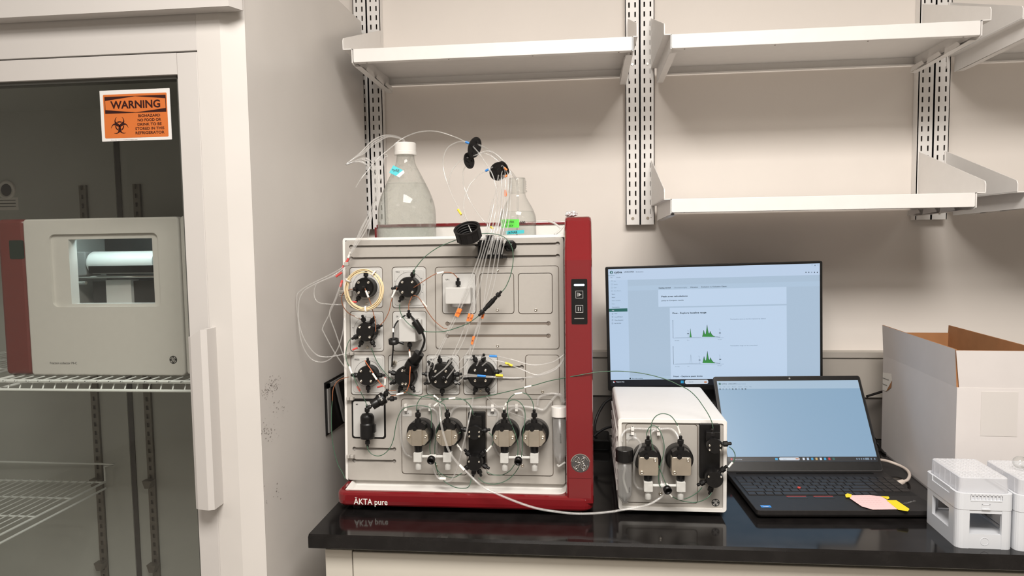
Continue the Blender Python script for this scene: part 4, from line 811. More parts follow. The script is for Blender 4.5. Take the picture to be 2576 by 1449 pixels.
# 50 ml tube clipped at the right side of the panel
def conical(label, o, r, H, capm, hcap, m='pp', water=.7, T=None, name='centrifuge_tube', caph=None, grp=None):
    t = thing(name, label, 'tube', (T @ Vector(o)) if T is not None else o)
    b = B(T).use(m).lathe([(.002, 0), (r*.35, .002), (r*.93, .016), (r, .020), (r, H), (r-.001, H), (r-.001, .020), (r*.9, .017), (.002, .003)], o, (0, 0, 1), 26, cap=False); b.build('tube_body', None, t)
    if water: B(T).use('water').lathe([(.001, .0035), (r*.88, .018), (r-.0015, .021), (r-.0015, H*water), (.0001, H*water)], o, (0, 0, 1), 24).build('liquid', None, t)
    B(T).use(capm).lathe([(r*1.02, 0), (r*1.22, .001), (r*1.22, hcap-.001), (r*1.18, hcap), (.0001, hcap)], (o[0], o[1], o[2]+H-hcap*.7), (0, 0, 1), 30, smooth=False).build('screw_cap', None, t)
    return t
p = pl(1413, 1168, .028); t = conical('milky conical tube with white cap tucked beside the red column', (p.x-.004, -.020, p.z), .0138, .112, 'white', .0215, T=PM, water=0)
b = B(PM).use('ink').text('5m7/14/17', p.x+.000, p.z+.045, .0034, -.0342, R=pi/2); b.build('handwriting', None, t)
b = B(PM).use('natural').tube([pl(u, v, .02) for u, v in ((1402, 1168), (1406, 1173), (1414, 1168), (1422, 1163))], .0022, 8, 4); b.build('tip', None, t)
# ================================================================ bottles on the instrument
def wrap(b, n0, c, r):
    """bend text/patches that were laid out as (arc length, -, z) round a vertical cylinder at c"""
    for i in range(n0, len(b.v)):
        s, dy, z = b.v[i]; a = s/r; b.v[i] = (c[0]+(r+dy)*sin(a), c[1]-(r+dy)*cos(a), z)
def patch(b, s0, s1, z0, z1, dy, sk=0., n=10):
    vs = []
    for k in range(n+1):
        s = s0+(s1-s0)*k/n
        for z in (z0, z1): vs.append((s, dy, z+sk*k/n))
    b.add(vs, [(2*k, 2*k+2, 2*k+3, 2*k+1) for k in range(n)])
TZ = .5275
bx, by = -.2055, -.372
t = thing('glass_bottle', 'large misted two litre bottle of clear liquid with a white screw cap', 'bottle', (bx, by, TZ))
pr = [(.002, .0), (.060, .0), (.0655, .003), (.068, .009), (.0685, .05), (.0685, .092), (.0675, .108), (.065, .122), (.0605, .137), (.0545, .152), (.047, .168), (.039, .184), (.031, .199), (.0245, .212), (.0215, .222), (.0205, .232), (.0205, .245)]
B().use('condens').lathe(pr, (bx, by, TZ+.0003), (0, 0, 1), 48, cap=False).build('bottle_body', None, t)
B().use('water').lathe([(r-.0010, z+.001) for r, z in pr[1:11]]+[(.0455, .170), (.0001, .170)], (bx, by, TZ), (0, 0, 1), 40, cap=True).build('liquid', None, t)
cz = TZ+.236; b = B().use('white'); n = 60; R = [(.0258, 0), (.0262, .001), (.0262, .008), (.0255, .0085), (.0255, .0265), (.0240, .0285), (.0001, .0285)]
b.lathe(R, (bx, by, cz), (0, 0, 1), n, smooth=False)
b.build('screw_cap', None, t)
b = B().use('cyan'); n0 = len(b.v); a = YP(980, 447, by-.045); z = a.z
o = YP(998, 432, by-.052); e1 = Vector((.80, .05, -.42)).normalized(); e2 = Vector((.38, .35, .80)).normalized(); T_ = Matrix(((e1.x, 0, e2.x, o.x), (e1.y, -1, e2.y, o.y), (e1.z, 0, e2.z, o.z), (0, 0, 0, 1)))
T_[0][1], T_[1][1], T_[2][1] = e2.cross(e1)
b = B(T_).use('cyan').box(-.014, .012, -.0006, 0, -.010, .010); b.use('sleeve').poly([(.004, -.010), (.012, -.010), (.017, .006), (.012, .010), (.008, .002)], -.0016); b.use('ink').text('nyñE', -.011, -.003, .0065, -.0010, bold=.01, R=.25); b.build('tape_label', None, t)
b = B().use('ink'); n0 = len(b.v)
for k, dz in ((0, 0), (1, .001)): b.add([(.080+k*.006+a, .0005, .640-.53+TZ+dz+c+.012) for a, c in ((0, .010), (.0012, .010), (.004, 0), (.0028, 0))], [(0, 1, 2, 3)])
wrap(b, n0, (bx, by), .0640); b.build('volume_mark', None, t)
bx2, by2 = .0585, -.375
t = thing('glass_bottle', 'open half litre glass bottle with green and blue tape labels', 'bottle', (bx2, by2, TZ))
pr = [(.002, .0), (.037, .0), (.0410, .0025), (.0425, .007), (.0428, .078), (.0415, .088), (.0380, .099), (.032, .111), (.0255, .122), (.0205, .131), (.0185, .137), (.0185, .1420), (.0225, .1435), (.0225, .1465), (.0195, .148)]
for k in range(4): z = .1495+k*.0052; pr += [(.0195, z), (.0212, z+.0013), (.0212, z+.0023), (.0195, z+.0036)]
pr += [(.0190, .172), (.0185, .1755), (.0168, .1765), (.0160, .172), (.0160, .140)]
B().use('bottle').lathe(pr, (bx2, by2, TZ+.0003), (0, 0, 1), 48, cap=False).build('bottle_body', None, t)
B().use('water').lathe([(.036, .0015), (.040, .0035), (.0415, .008), (.0418, .078), (.0405, .088), (.0365, .0995), (.0001, .100)], (bx2, by2, TZ), (0, 0, 1), 40).build('liquid', None, t)
b = B().use('lime'); patch(b, -.044, .007, TZ+.062, TZ+.084-.003, .0006, -.001); b.use('ink'); b.text('21% 170H', -.032, TZ+.072, .0048, .0010, bold=.01); b.text('A K 70-LV', -.033, TZ+.0640, .0045, .0010, bold=.01); wrap(b, 0, (bx2, by2), .0428); b.build('tape_label', None, t)
b = B().use('cyan'); patch(b, -.026, .018, TZ+.046, TZ+.054, .0006, .002); b.use('ink'); b.text('st NAB', -.018, TZ+.0485, .0050, .0010, bold=.01); wrap(b, 0, (bx2, by2), .0428); b.build('tape_label', None, t)
b = B().use('ink'); b.text('500', .009, TZ+.070, .006, .0005, bold=.03); wrap(b, 0, (bx2, by2), .0428); b.build('volume_mark', None, t)
o = YP(1272, 487, by2-.01); tag(B().use('orange').box(o.x-.003, o.x+.002, o.y-.004, o.y+.001, o.z-.007, o.z+.006, .001).build('tape_tab', None), 'tiny orange tape tab at the shoulder of the open bottle', 'tape')
# upturned black cap hanging on its tubes
o = YP(1174, 573, -.600); n = Vector((-.13, -.50, .86)).normalized(); t = thing('bottle_cap', 'upturned black screw cap with inner thread hanging on tubes', 'bottle cap', o)
b = B().use('blackm'); pr = [(.0001, -.026), (.0240, -.026), (.0258, -.024), (.0262, -.003), (.0275, -.0025), (.0275, .0), (.0235, .0)]
for k in range(4): z = -.003-k*.0055; pr += [(.0235, z), (.0215, z-.0012), (.0215, z-.0022), (.0235, z-.0036)]
pr += [(.0235, -.0235), (.0001, -.0235)]; b.lathe(pr, o, n, 40, smooth=False, cap=False)
for k in range(12):
    a = 2*pi*k/12; e1 = n.cross(Vector((1, 0, 0))).normalized(); e2 = n.cross(e1); d = e1*cos(a)+e2*sin(a); b.cyl(o+d*.0260-n*.024, o+d*.0262-n*.003, .0011, seg=6)
b.build('cap_shell', None, t)
def disc(u, v, y, ang, ratio, r, label, sgn=1):
    a = Vector((sin(radians(ang)), 0, cos(radians(ang)))); bb = Vector((a.z, 0, -a.x)); n = bb*sgn*math.sqrt(1-ratio*ratio)+Vector((0, -ratio, 0)); o = YP(u, v, y)
    b = B().use('blackm').lathe([(.0001, -.001), (r, -.001), (r, .001), (r*.86, .001), (r*.84, .0004), (r*.3, .0004), (r*.28, .0016), (.0001, .0016)], o, n, 32, smooth=False, cap=False)
    for k in range(4): q = o+a*r*.55*cos(k*pi/2)+n.cross(a)*r*.55*sin(k*pi/2); b.cyl(q, q+n*.0022, .0022, seg=10)
    return tag(b.build('cap_disc', None), label, 'cap insert', 'black tube discs hanging over the instrument')
disc(1194, 371, -.514, 20, .42, .0225, 'black perforated disc hanging highest, pierced by tubes with a blue sleeve')
disc(1180, 404, -.508, -6, .48, .0175, 'smaller oval black disc hanging just under the highest one')
disc(1254, 431, -.505, 40, .80, .0205, 'black disc hanging in the tube bundle left of the open bottle')
disc(1267, 424, -.495, -30, .6, .0165, 'black disc half hidden behind another one by the open bottle', -1)
# crumpled foil on the column
random.seed(9); import bmesh
bm = bmesh.new(); bmesh.ops.create_icosphere(bm, subdivisions=3, radius=1); o = YP(1437, 541, -.50)
for v_ in bm.verts: k = random.uniform(.65, 1.15); v_.co = Vector((v_.co.x*.013*k+o.x, v_.co.y*.011*k+o.y, v_.co.z*.0075*k+.6140))
me = bpy.data.meshes.new('crumpled_foil'); bm.to_mesh(me); bm.free(); me.materials.append(M['foil']); oo = bpy.data.objects.new('crumpled_foil', me); C.objects.link(oo)
tag(oo, 'small crumpled ball of foil on top of the red column', 'foil')
b = B().use('natural').tube([YP(1350, 557, -.36), YP(1375, 556, -.36), YP(1395, 562, -.37), YP(1412, 575, -.38)], .0022, 8, 5); b.tube([YP(1395, 590, -.40), YP(1408, 580, -.39), YP(1418, 568, -.38)], .0025, 8, 4); b.build('drain_tube', None, AK)
# ================================================================ white pump box
SPY = -.600; TS = Matrix.Translation((0, SPY, 0))
def ps(u, v, d=0.): p = YP(u, v, SPY-d); return Vector((p.x, -d, p.z))
SX0, SX1, SZ0, SZ1 = .2768, .4905, .0110, .2000
t = SPB = thing('sample_pump', 'white box pump with two steel pump heads between red instrument and laptop', 'lab pump', (.384, -.45, 0))
for x in (.30, .467):
    for y in (-.575, -.34): B().use('blackm').cyl((x, y, 0), (x, y, .0113), .009, seg=14).build('foot', None, t)
b = B().use('white'); ob = []
def rr(x0, x1, z0, z1, r, n=5):
    o = []
    for cx, cz, a0 in ((x1-r, z0+r, -90), (x1-r, z1-r, 0), (x0+r, z1-r, 90), (x0+r, z0+r, 180)):
        for k in range(n+1): a = radians(a0+90*k/n); o.append((cx+r*cos(a), cz+r*sin(a)))
    return o
O = rr(SX0, SX1, SZ0, SZ1, .007); I = rr(SX0+.007, SX1-.007, SZ0+.008, SZ1-.008, .003)
O2 = rr(SX0+.001, SX1-.001, SZ0+.001, SZ1-.001, .006)
b.rings([[(x, y, z) for x, z in o] for o, y in ((O, -.300), (O, SPY-.003), (O2, SPY-.004), (I, SPY-.004), (I, SPY+.004))], smooth=False)
hs = b.build('housing', None, t)
for k in range(6): B().use('white').prism([(-.585+.0, .168-k*.0225), (-.315, .168-k*.0225), (-.315, .158-k*.0225), (-.585, .158-k*.0225)], SX0+.0005, SX0-.0030, 'x').build('vent_fin', None, hs)
B().use('cream').box(SX0-.0006, SX0, SPY-.0025, -.302, .1840, .1852).build('lid_seam', None, hs)
fp = B(TS).use('panel').plate(SX0+.0065, SX1-.0065, SZ0+.0075, SZ1-.0075, .003, .004, -.0006, .0004).build('front_panel', None, t)
A, Z_ = ps(1573, 1065), ps(1755, 1268.5)
carve(fp, B(TS).plate(A.x, Z_.x, Z_.z, A.z, .007, .0025, -.02))
B(TS).use('groove').plate(A.x, Z_.x, Z_.z, A.z, .007, .0030, .0008).build('gasket_or_gap_shade', None, fp)  # brown plate that paints the shade in the pump cover's gap
pc = B(TS).use('panel').plate(A.x+g, Z_.x-g, Z_.z+g, A.z-g, .006, .003, -.0010, .0007).build('pump_cover', None, t)
q = ps(1589, 1098); B(TS).use('plate').plate(q.x-.011, q.x+.009, q.z-.006, q.z+.007, .002, -.0005, -.0018).build('badge', None, pc); B(TS).use('ink').text('P9 S', q.x-.001, q.z+.001, .0030, -.0020, align='C', bold=.02).build('lettering', None, pc)
T2 = TS @ Matrix.Translation((0, .0025, 0))
def ps2(u, v, d=0.): p = YP(u, v, SPY+.0025-d); return Vector((p.x, -d, p.z))
i1, _ = pump(pc, 1628.7, 1156, square=True, T=T2, at=ps2, bw=.0205, big=.0272); i2, _ = pump(pc, 1709.7, 1156, square=True, T=T2, at=ps2, bw=.0205, big=.0272)
b = B(T2).use('natural').tube([i1, i2], .0030, 8, 1); m = i1.lerp(i2, .5); b.cyl(m-Vector((.007, 0, 0)), m+Vector((.007, 0, 0)), .0048, seg=12); b.build('manifold_pipe', None, pc)
B(T2).use('black').lathe([(.0075, 0), (.0080, .002), (.0080, .009), (.0058, .009), (.0058, .003)], m+Vector((.004, -.004, -.004)), (.25, -.9, -.35), 18).build('inlet_port', None, pc)
q = ps(1662, 1242, .002); bolt(q.x, -.001, q.z, .0040, pc, name='screw', T=TS)
A, Z_ = ps(1760, 1066, .010), ps(1811, 1205, .010); bp = B(TS).use('black').plate(A.x, Z_.x, Z_.z, A.z, .004, -.0004, -.012, .002); bp.box(A.x+.010, Z_.x-.004, -.028, -.011, A.z-.030, A.z-.012, .001); bp = bp.build('valve_manifold', None, t)
small_valve(bp, 1798.6, 1123, .0152, .038, ((4, 1.1),), o4, T=TS, at=ps, back=-.011); q = ps(1794, 1094, .03); fitting(bp, (q.x, -.024, q.z-.008), (0, 0, 1), 1.05, TS, m='blackm')
small_valve(bp, 1798.3, 1207.5, .0168, .042, ((42, 1.1), (208, 1.1), (258, 1.1)), [(-.0118, .0065), (.0118, .0065)], T=TS, at=ps, back=-.011)
e = ps(1800, 1264); emblem((e.x, -.0008, e.z), .0078, fp, T=TS, ring='ink', face='ink', line='cream', flat=True)
gs = lambda pts, sl=(), m='green', r=.00085, nm='capillary': tubing(nm, m, r, pts, SPB, sl, TS, ps)
gs(G(.045, (1626, 1096), (1628, 1086), (1633, 1076), (1641, 1071), (1651, 1073), (1661, 1085), (1668, 1105), (1671, 1125), (1668, 1148), (1661, 1170), (1657, 1195), (1658, 1215), (1662, 1226)))
gs(G(.048, (1711, 1092), (1708, 1080), (1700, 1062), (1688, 1047), (1674, 1041), (1660, 1041.5), (1647, 1050), (1639, 1066), (1637, 1090), (1640, 1115), (1649, 1150), (1660, 1180), (1670, 1205), (1677, 1222)), [((1704, 1071, .048), (1710, 1090, .047), 'sleeve', '')])
gs(G(.030, (1834, 1124), (1843, 1131), (1849, 1143), (1848, 1155), (1843, 1164), (1832, 1176)), [((1843, 1163, .03), (1833, 1175, .03), 'sleeve', '')])
gs([(1790, 1240, .03), (1782, 1250, .035), (1765, 1260, .035), (1745, 1264, .03), (1720, 1261, .03), (1700, 1254, .03), (1688, 1246, .03), (1680, 1235, .03)], [((1690, 1250, .03), (1682, 1241, .03), 'sleeve', '')])
gs(G(.028, (1766, 1226), (1755, 1238), (1738, 1249), (1722, 1255), (1708, 1253)))
for pts in ([(1565, 1112, .018), (1564, 1098, .015), (1572, 1084, .008), (1590, 1078, .006), (1630, 1079, .006), (1655, 1080, .006), (1685, 1078, .008), (1700, 1088, .012), (1708, 1105, .02)],
            [(1578, 1112, .018), (1584, 1103, .022), (1598, 1101, .026), (1610, 1112, .028), (1610, 1125, .028), (1598, 1150, .030), (1595, 1180, .025), (1595, 1210, .012), (1605, 1227, .012), (1618, 1230, .02)],
            [(1634, 1098, .02), (1640, 1086, .01), (1655, 1082, .008), (1665, 1095, .008), (1672, 1130, .008), (1668, 1170, .008), (1662, 1200, .01), (1668, 1225, .02)]): gs(pts, m='tube', r=.0026, nm='rinsing_tube')
for u, v in ((1591, 1079), (1656, 1080)):
    p = ps(u, v, .006); b = B(TS).use('white').box(p.x-.003, p.x+.003, -.012, -.0008, p.z-.002, p.z+.004); b.box(p.x-.003, p.x+.003, -.012, -.0008, p.z-.011, p.z-.005); b.box(p.x-.002, p.x+.002, -.005, -.0008, p.z-.011, p.z+.004); b.build('tube_clip', None, SPB)
p = ps(1571, 1265, .018); tt = conical('clear conical tube with black cap holding liquid on the white pump', (p.x, -.021, p.z), .0142, .104, 'black', .0250, T=TS, water=.62)
q = ps(1585, 1215, .034); B(TS).use('ink').text('50 mL', p.x+.0105, p.z+.028, .0030, -.0335, R=pi/2).build('volume_mark', None, tt)
b = B(TS).use('natural').tube([(p.x+.002, -.021, p.z+.075), (p.x-.002, -.021, p.z+.05), (p.x+.006, -.021, p.z+.022)], .0024, 8, 3); b.build('dip_tube', None, tt)
# ================================================================ monitor
MY = -.19; a, c = YP(1522.5, 672, MY), YP(2069, 656.5, MY); MW = (c-a).length; ux = (c-a).normalized(); uz = Vector((-ux.z, 0, ux.x)); MH = .322; mo = a-uz*MH
TMn = Matrix(((ux.x, 0, uz.x, mo.x), (0, 1, 0, mo.y), (ux.z, 0, uz.z, mo.z), (0, 0, 0, 1)))
t = thing('monitor', 'flat black monitor showing green peak charts, behind the white pump box', 'monitor', (mo.x+MW/2, MY+.05, 0))
B(TMn).use('black').plate(0, MW, 0, MH, .004, .018, 0, .001).build('bezel', None, t)
b = B(TMn).use('dgrey').box(MW*.2, MW*.8, .018, .045, MH*.25, MH*.75, .004); b.build('rear_housing', None, t)
b = B().use('dgrey').box(mo.x+MW/2-.03, mo.x+MW/2+.03, MY+.045, MY+.06, .004, .34, .002); b.build('stand_neck', None, t)
B().use('dgrey').box(mo.x+MW/2-.11, mo.x+MW/2+.11, MY-.02, MY+.135, .0002, .008, .003).build('stand_base', None, t)
sx0, sx1, sz0, sz1 = .0072, MW-.0065, .0125, MH-.0058
def sc(cx, cy):
    X_, Y_ = cx-115, cy-157; det = 2222*1250+65*26; s = (X_*1250-26*Y_)/det; tt_ = (2222*Y_+65*X_)/det
    return sx0+(sx1-sx0)*s, sz1-(sz1-sz0)*tt_
b = B(TMn); L0 = -.0003
def R_(x0, y0, x1, y1, k, lay=1):
    p, q = sc(x0, y0), sc(x1, y1); b.use('e_'+k).quad(p[0], q[0], q[1], p[1], L0-.0001*lay)
def X_(s, x, y, h, k='dark', lay=4, w=None, bold=.01):
    p = sc(x, y); kk = (sx1-sx0)/2222; b.use('e_'+k).text(s, p[0], p[1], h*kk, L0-.0001*lay, width=w*kk if w else None, bold=bold)
b.use('e_bg').quad(sx0, sx1, sz0, sz1, L0)
def F_(s0, t0, s1, t1, k, lay=1): b.use('e_'+k).quad(sx0+(sx1-sx0)*s0, sx0+(sx1-sx0)*s1, sz1-(sz1-sz0)*t1, sz1-(sz1-sz0)*t0, L0-.0001*lay)
F_(0, 0, 1, .094, 'head'); F_(0, .094, .0935, .947, 'side'); F_(.0, .094-.014, .033, .094, 'page', 2)
F_(.0935, .146, 1, .186, 'bg2'); F_(.240, .186, .846, .328, 'page', 2); F_(.294, .339, .846, .947, 'page', 2); F_(0, .947, 1, 1, 'bar', 3); F_(.0935, .918, .294, .947, 'bg2', 2); F_(.846, .935, 1, .947, 'head', 2)
F_(0, .0535, .031, .0560, 'teal', 3); F_(0, .335, .0895, .362, 'teal', 2)
# logo drop and header
p = sc(150, 190); kk = (sx1-sx0)/2222; b.use('e_teal').cyl((p[0], L0-.0002, p[1]), (p[0], L0-.0004, p[1]), 17*kk, seg=24); b.use('e_head').poly([(p[0]-7*kk, p[1]-8*kk), (p[0], p[1]-12*kk), (p[0]+7*kk, p[1]-6*kk), (p[0]+6*kk, p[1]+2*kk), (p[0]+2*kk, p[1]+12*kk), (p[0]-2*kk, p[1]+12*kk), (p[0]-1*kk, p[1])], L0-.0006)
X_('cytiva', 180, 199, 24, 'dark', w=86, bold=.03); X_('UNICORN', 288, 193, 18, 'dark', w=106); X_('Evaluation', 415, 189, 11, 'dark', w=80); X_('File', 142, 250, 9, w=20); X_('Results', 207, 247, 9, w=42)
for k, (s, col) in enumerate((('Save', 'gray'), ('Save As', 'gray'), ('Close', 'gray'), ('Open Result...', 'gray'), ('Report', 'dark'), ('Import', 'dark'), ('Report Templates', 'gray'), ('Print', 'gray'), ('Customizations', 'dark'), ('Help', 'white'), ('About', 'dark'), ('Log off Default', 'dark'), ('Close Evaluation', 'dark'), ('Exit UNICORN', 'dark'))):
    ic = k < 4 or k > 9; x = (175 if k < 4 else 183) if ic else 155; y = 286+k*34.6
    X_(s, x, y, 9, col, w=len(s)*5.9, bold=.015)
    if ic:
        for q in ((146, 160, 0, 1.5), (146, 160, 12, 13.5), (146, 147.5, 0, 13.5), (158.5, 160, 0, 13.5)): o = 2 if k < 4 else 8; R_(q[0]+o, y-11+q[2], q[1]+o, y-11+q[3], 'gray' if k < 4 else 'dark', 4)
X_('Getting started', 658, 358, 12, w=128, bold=.03); X_('Chromatography', 822, 354, 12, 'gray', w=140, bold=.02); X_('Filtration', 998, 349, 12, w=78, bold=.02); X_('Evaluation vs. Evaluation Classic', 1112, 345, 12, w=267, bold=.02)
X_('Peak area calculations', 688, 450, 17, w=279, bold=.03); X_('Jump to Compare results', 688, 491, 13, w=237, bold=.02); X_('First - Explore baseline range', 807, 625, 17, w=359, bold=.03)
X_('The baseline starts at the first injection by default.', 1416, 681, 12, 'gray', w=376); X_('The baseline range can be customized.', 1420, 960, 12, 'gray', w=288); X_('Show help on startup', 370, 1324, 10, 'dark', w=118); R_(345, 1314, 360, 1328, 'dark', 4)
X_('Next - Explore peak limits', 820, 1297, 16, w=310, bold=.02); R_(815, 1300, 1140, 1310, 'page', 7)
for oy in (0, 278):
    def ln(pts, wd, k='dark'):
        for (x0, y0), (x1, y1) in zip(pts, pts[1:]):
            p, q = Vector(sc(x0, y0)), Vector(sc(x1, y1)); d = (q-p).normalized(); n_ = Vector((-d.y, d.x))*wd*kk/2; b.use('e_'+k).add([(v_.x, L0-.0005, v_.y) for v_ in (p-n_, q-n_, q+n_, p+n_)], [(0, 1, 2, 3)])
    ox = 5 if oy else 0
    ln([(810+ox, 690+oy), (815+ox, 883+oy)], 3); ln([(815+ox, 883+oy), (1350+ox, 870+oy)], 2.4, 'gray'); ln([(808+ox, 697+oy), (812+ox, 697+oy)], 10)
    ln([(835+ox, 877+oy), (975+ox, 872+oy), (1110+ox, 868+oy)], 2, 'gray')
    for x in ((973, 1310) if not oy else (1092+0, 1310)): ln([(x-9, 795-(14 if x > 1300 else 0)+oy-(4 if oy else 0)), (x+2, 795-(14 if x > 1300 else 0)+oy-(4 if oy else 0)), (x+2+(3 if oy else 0), 872+oy-(6 if x > 1300 else 0))], 2, 'gray'); ln([(x-9+ox, 832-(10 if x > 1300 else 0)+oy), (x+11+ox, 832-(10 if x > 1300 else 0)+oy)], 7)
    if not oy:
        P_ = [sc(990, 870), sc(996, 830), sc(999, 780), sc(1003, 820), sc(1010, 870)]; b.use('e_green').poly([P_[0], P_[4], P_[3], P_[2], P_[1]], L0-.0006)
        ln([(990, 871), (996, 830), (999, 779), (1003, 820), (1011, 871)], 2.5)
    else: ln([(993, 1150), (1000, 1110), (1004, 1055), (1010, 1100), (1018, 1150)], 2, 'gray')
    pk = [(1125, 864), (1132, 835), (1140, 793), (1147, 822), (1155, 838), (1162, 836), (1168, 800), (1175, 738), (1183, 790), (1190, 822), (1200, 832), (1209, 804), (1217, 824), (1228, 842), (1240, 852), (1258, 860)]
    pk = [(x+ox, y+oy) for x, y in pk]
    base_ = [(x, 864+oy) for x, y in pk]
    for k in range(len(pk)-1): q = [sc(*base_[k]), sc(*base_[k+1]), sc(*pk[k+1]), sc(*pk[k])]; b.use('e_green').add([(v_[0], L0-.0004, v_[1]) for v_ in q], [(0, 1, 2, 3)])
    ln(pk+[(1310+ox, 866+oy)], 3)
    X_('Start inject', 832+ox, 911+oy, 9, 'gray', w=48); X_('Vol 1', 963+ox, 907+oy, 9, 'gray', w=22); X_('End inject', 1290, 893+oy, 9, 'gray', w=42)
for k in range(5): p = sc(2197+k*29, 184); b.use('e_'+('dark' if k != 2 else 'gray')).lathe([(6*kk, 0), (6*kk, .0001)], (p[0], L0-.0004, p[1]), (0, -1, 0), 12)
for k in range(3): R_(2252+k*30, 108, 2264+k*30, 111 if k != 1 else 118, 'gray', 4)
R_(898, 1333, 912, 1346, 'cy', 6); R_(914, 1333, 928, 1346, 'cy', 6); R_(898, 1348, 912, 1361, 'cy', 6); R_(914, 1348, 928, 1361, 'cy', 6)
p, q = sc(942, 1326), sc(1192, 1362); b.use('e_pill').plate(p[0], q[0], q[1], p[1], 17*kk, L0-.0005, L0-.0007)
X_('Search', 984, 1350, 11, 'gray', 9, w=48); R_(1148, 1336, 1175, 1352, 'orange', 9); R_(166, 1356, 182, 1370, 'white', 6); R_(176, 1352, 190, 1362, 'red', 7); X_('Temps to drop', 198, 1364, 10, 'white', 8, w=90, bold=.03)
b.build('screen', None, t)
# ================================================================ laptop
LO = Vector((.5345, -.3795, 0)); LL = .356; TLp = Matrix.Translation(LO) @ Matrix.Rotation(radians(3.5), 4, 'Z'); TLi = TLp.inverted()
t = thing('laptop', 'open black laptop with pale blue screen right of the white pump box', 'laptop', (LO.x+.178, -.49, 0))
b = B(TLp).use('laptop')
def bring(z, i): return [(x, y, z) for x, y in ((i+.006, -.228+i), (i+.002, -.228+i+.002), (i, -.222+i), (i, .014-i), (LL-i, .014-i), (LL-i, -.222+i), (LL-i-.002, -.228+i+.002), (LL-i-.006, -.228+i))]
b.rings([bring(z, i) for z, i in ((.0035, .006), (.006, .002), (.010, 0), (.0180, 0), (.0186, .0010))]); b.build('base', None, t)
for x in (.03, LL-.03):
    for y in (-.20, -.02): B(TLp).use('blackm').cyl((x, y, 0), (x, y, .0045), .008, seg=12).build('foot', None, t)
def lz(u, v, z=.0187): d = _ray(u, v); p = CAM+d*((z-CAM.z)/d.z); q = TLi @ p; return q.x, q.y
ky1 = -.032; ky0 = lz(1880, 1246)[1]; kx0, kx1 = .008, LL-.006; zb = .0186
kb = B(TLp).use('blackm').box(kx0-.002, kx1+.002, ky0-.002, ky1+.002, zb-.0002, zb+.0001).build('keyboard_deck', None, t)
rows = [[1]*16+[.9]*4, [1]*13+[2]+[1, 1, 1, 1], [1.5]+[1]*12+[1.5]+[1]*4, [1.8]+[1]*11+[2.2]+[1]*4, [2.3]+[1]*10+[2.7]+[1]*4, [1, 1, 1, 1, 5.2, 1, 1, 1, .9, .9, .9]+[1.9, 1, 1.2]]
kh = (ky1-ky0)/6; nk = 0
for ri, rw_ in enumerate(rows):
    tot = sum(rw_); x = kx0; hh = kh
    for wd in rw_:
        ww = (kx1-kx0)*wd/tot; y1 = ky1-ri*kh; nk += 1
        kk_ = B(TLp).use('key'); x0_, x1_, y0_, y1_ = x+.0011, x+ww-.0011, y1-kh+.0011, y1-.0011
        kk_.rings([[(a, c, z) for a, c in ((x0_+i, y0_+i), (x1_-i, y0_+i), (x1_-i, y1_-i), (x0_+i, y1_-i))] for z, i in ((zb, 0), (zb+.0014, .0003), (zb+.0016, .0010), (zb+.0013, .003))]); x += ww
        if nk <= 100: kk_.build('key', None, kb)
q = lz(2010, 1226, .021); B(TLp).use('redkey').lathe([(.0035, 0), (.0038, .002), (.003, .0026), (.0001, .0028)], (q[0], q[1], zb+.001), (0, 0, 1), 14).build('pointing_stick', None, kb)
ya_, yb_ = lz(2000, 1248)[1], lz(2000, 1256)[1]
for u0, u1 in ((1980.7, 2030), (2048.6, 2097.6)): a, c = lz(u0, 1251)[0], lz(u1, 1251)[0]; b = B(TLp).use('redkey').box(a, c, ya_-.003, ya_, zb, zb+.0006); b.use('key').box(a, c, ya_-.013, ya_-.003, zb, zb+.0004); b.build('pointer_button', None, t)
q = lz(1928, 1274); b = B(TLp).use('blue').box(q[0]-.011, q[0]+.009, q[1]-.005, q[1]+.006, zb, zb+.0002); TT = TLp @ Matrix.Rotation(-pi/2, 4, 'X')
b.build('processor_sticker', None, t)
def flat(x, y, z=zb+.00045): return (x, y, z)
b = B(TLp @ Matrix.Translation((q[0], q[1], zb+.0004)) @ Matrix.Rotation(-pi/2, 4, 'X')).use('sleeve').text('intel', -.010, .002, .0022, 0); b.text('CORE', -.006, -.0025, .0028, 0, bold=.02); b.build('lettering', None, t)
q = lz(2288, 1264); T3 = TLp @ Matrix.Translation((q[0], q[1], zb+.0004)) @ Matrix.Rotation(radians(30), 4, 'Z') @ Matrix.Rotation(-pi/2, 4, 'X'); B(T3).use('mid').text('ThinkPad', -.016, -.002, .0060, 0, width=.034).build('lettering', None, t)
B(TLp).use('black').box(.02, LL-.03, -.012, -.006, zb, zb+.002).build('hinge_bar', None, t)
RC = radians(33.5); LH = .236; TD = TLp @ Matrix.Translation((0, .004, .019)) @ Matrix.Rotation(-RC, 4, 'X')
b = B(TD).use('laptop').plate(0, LL, 0, LH, .006, .007, 0, .0012).build('lid', None, t); ld = b
B(TD).use('black').plate(.0022, LL-.0022, .003, LH-.002, .005, 0, -.0006).build('screen_bezel', None, ld)
lx0, lx1, lz0, lz1 = .0075, LL-.0075, .0235, LH-.0125; b = B(TD); L0 = -.0010; LW = lx1-lx0
def LF(s0, t0, s1, t1, k, lay=1): b.use('e_'+k).quad(lx0+LW*s0, lx0+LW*s1, lz1-(lz1-lz0)*t1, lz1-(lz1-lz0)*t0, L0-.0001*lay)
def LT(s, a, t_, h, k='lapd', w=None): b.use('e_'+k).text(s, lx0+LW*a, lz1-(lz1-lz0)*t_, h*LW, L0-.0004, width=w*LW if w else None, bold=.015)
LF(0, 0, 1, 1, 'lap', 0); LF(0, 0, 1, .105, 'laph'); LF(0, .947, 1, 1, 'bar', 2)
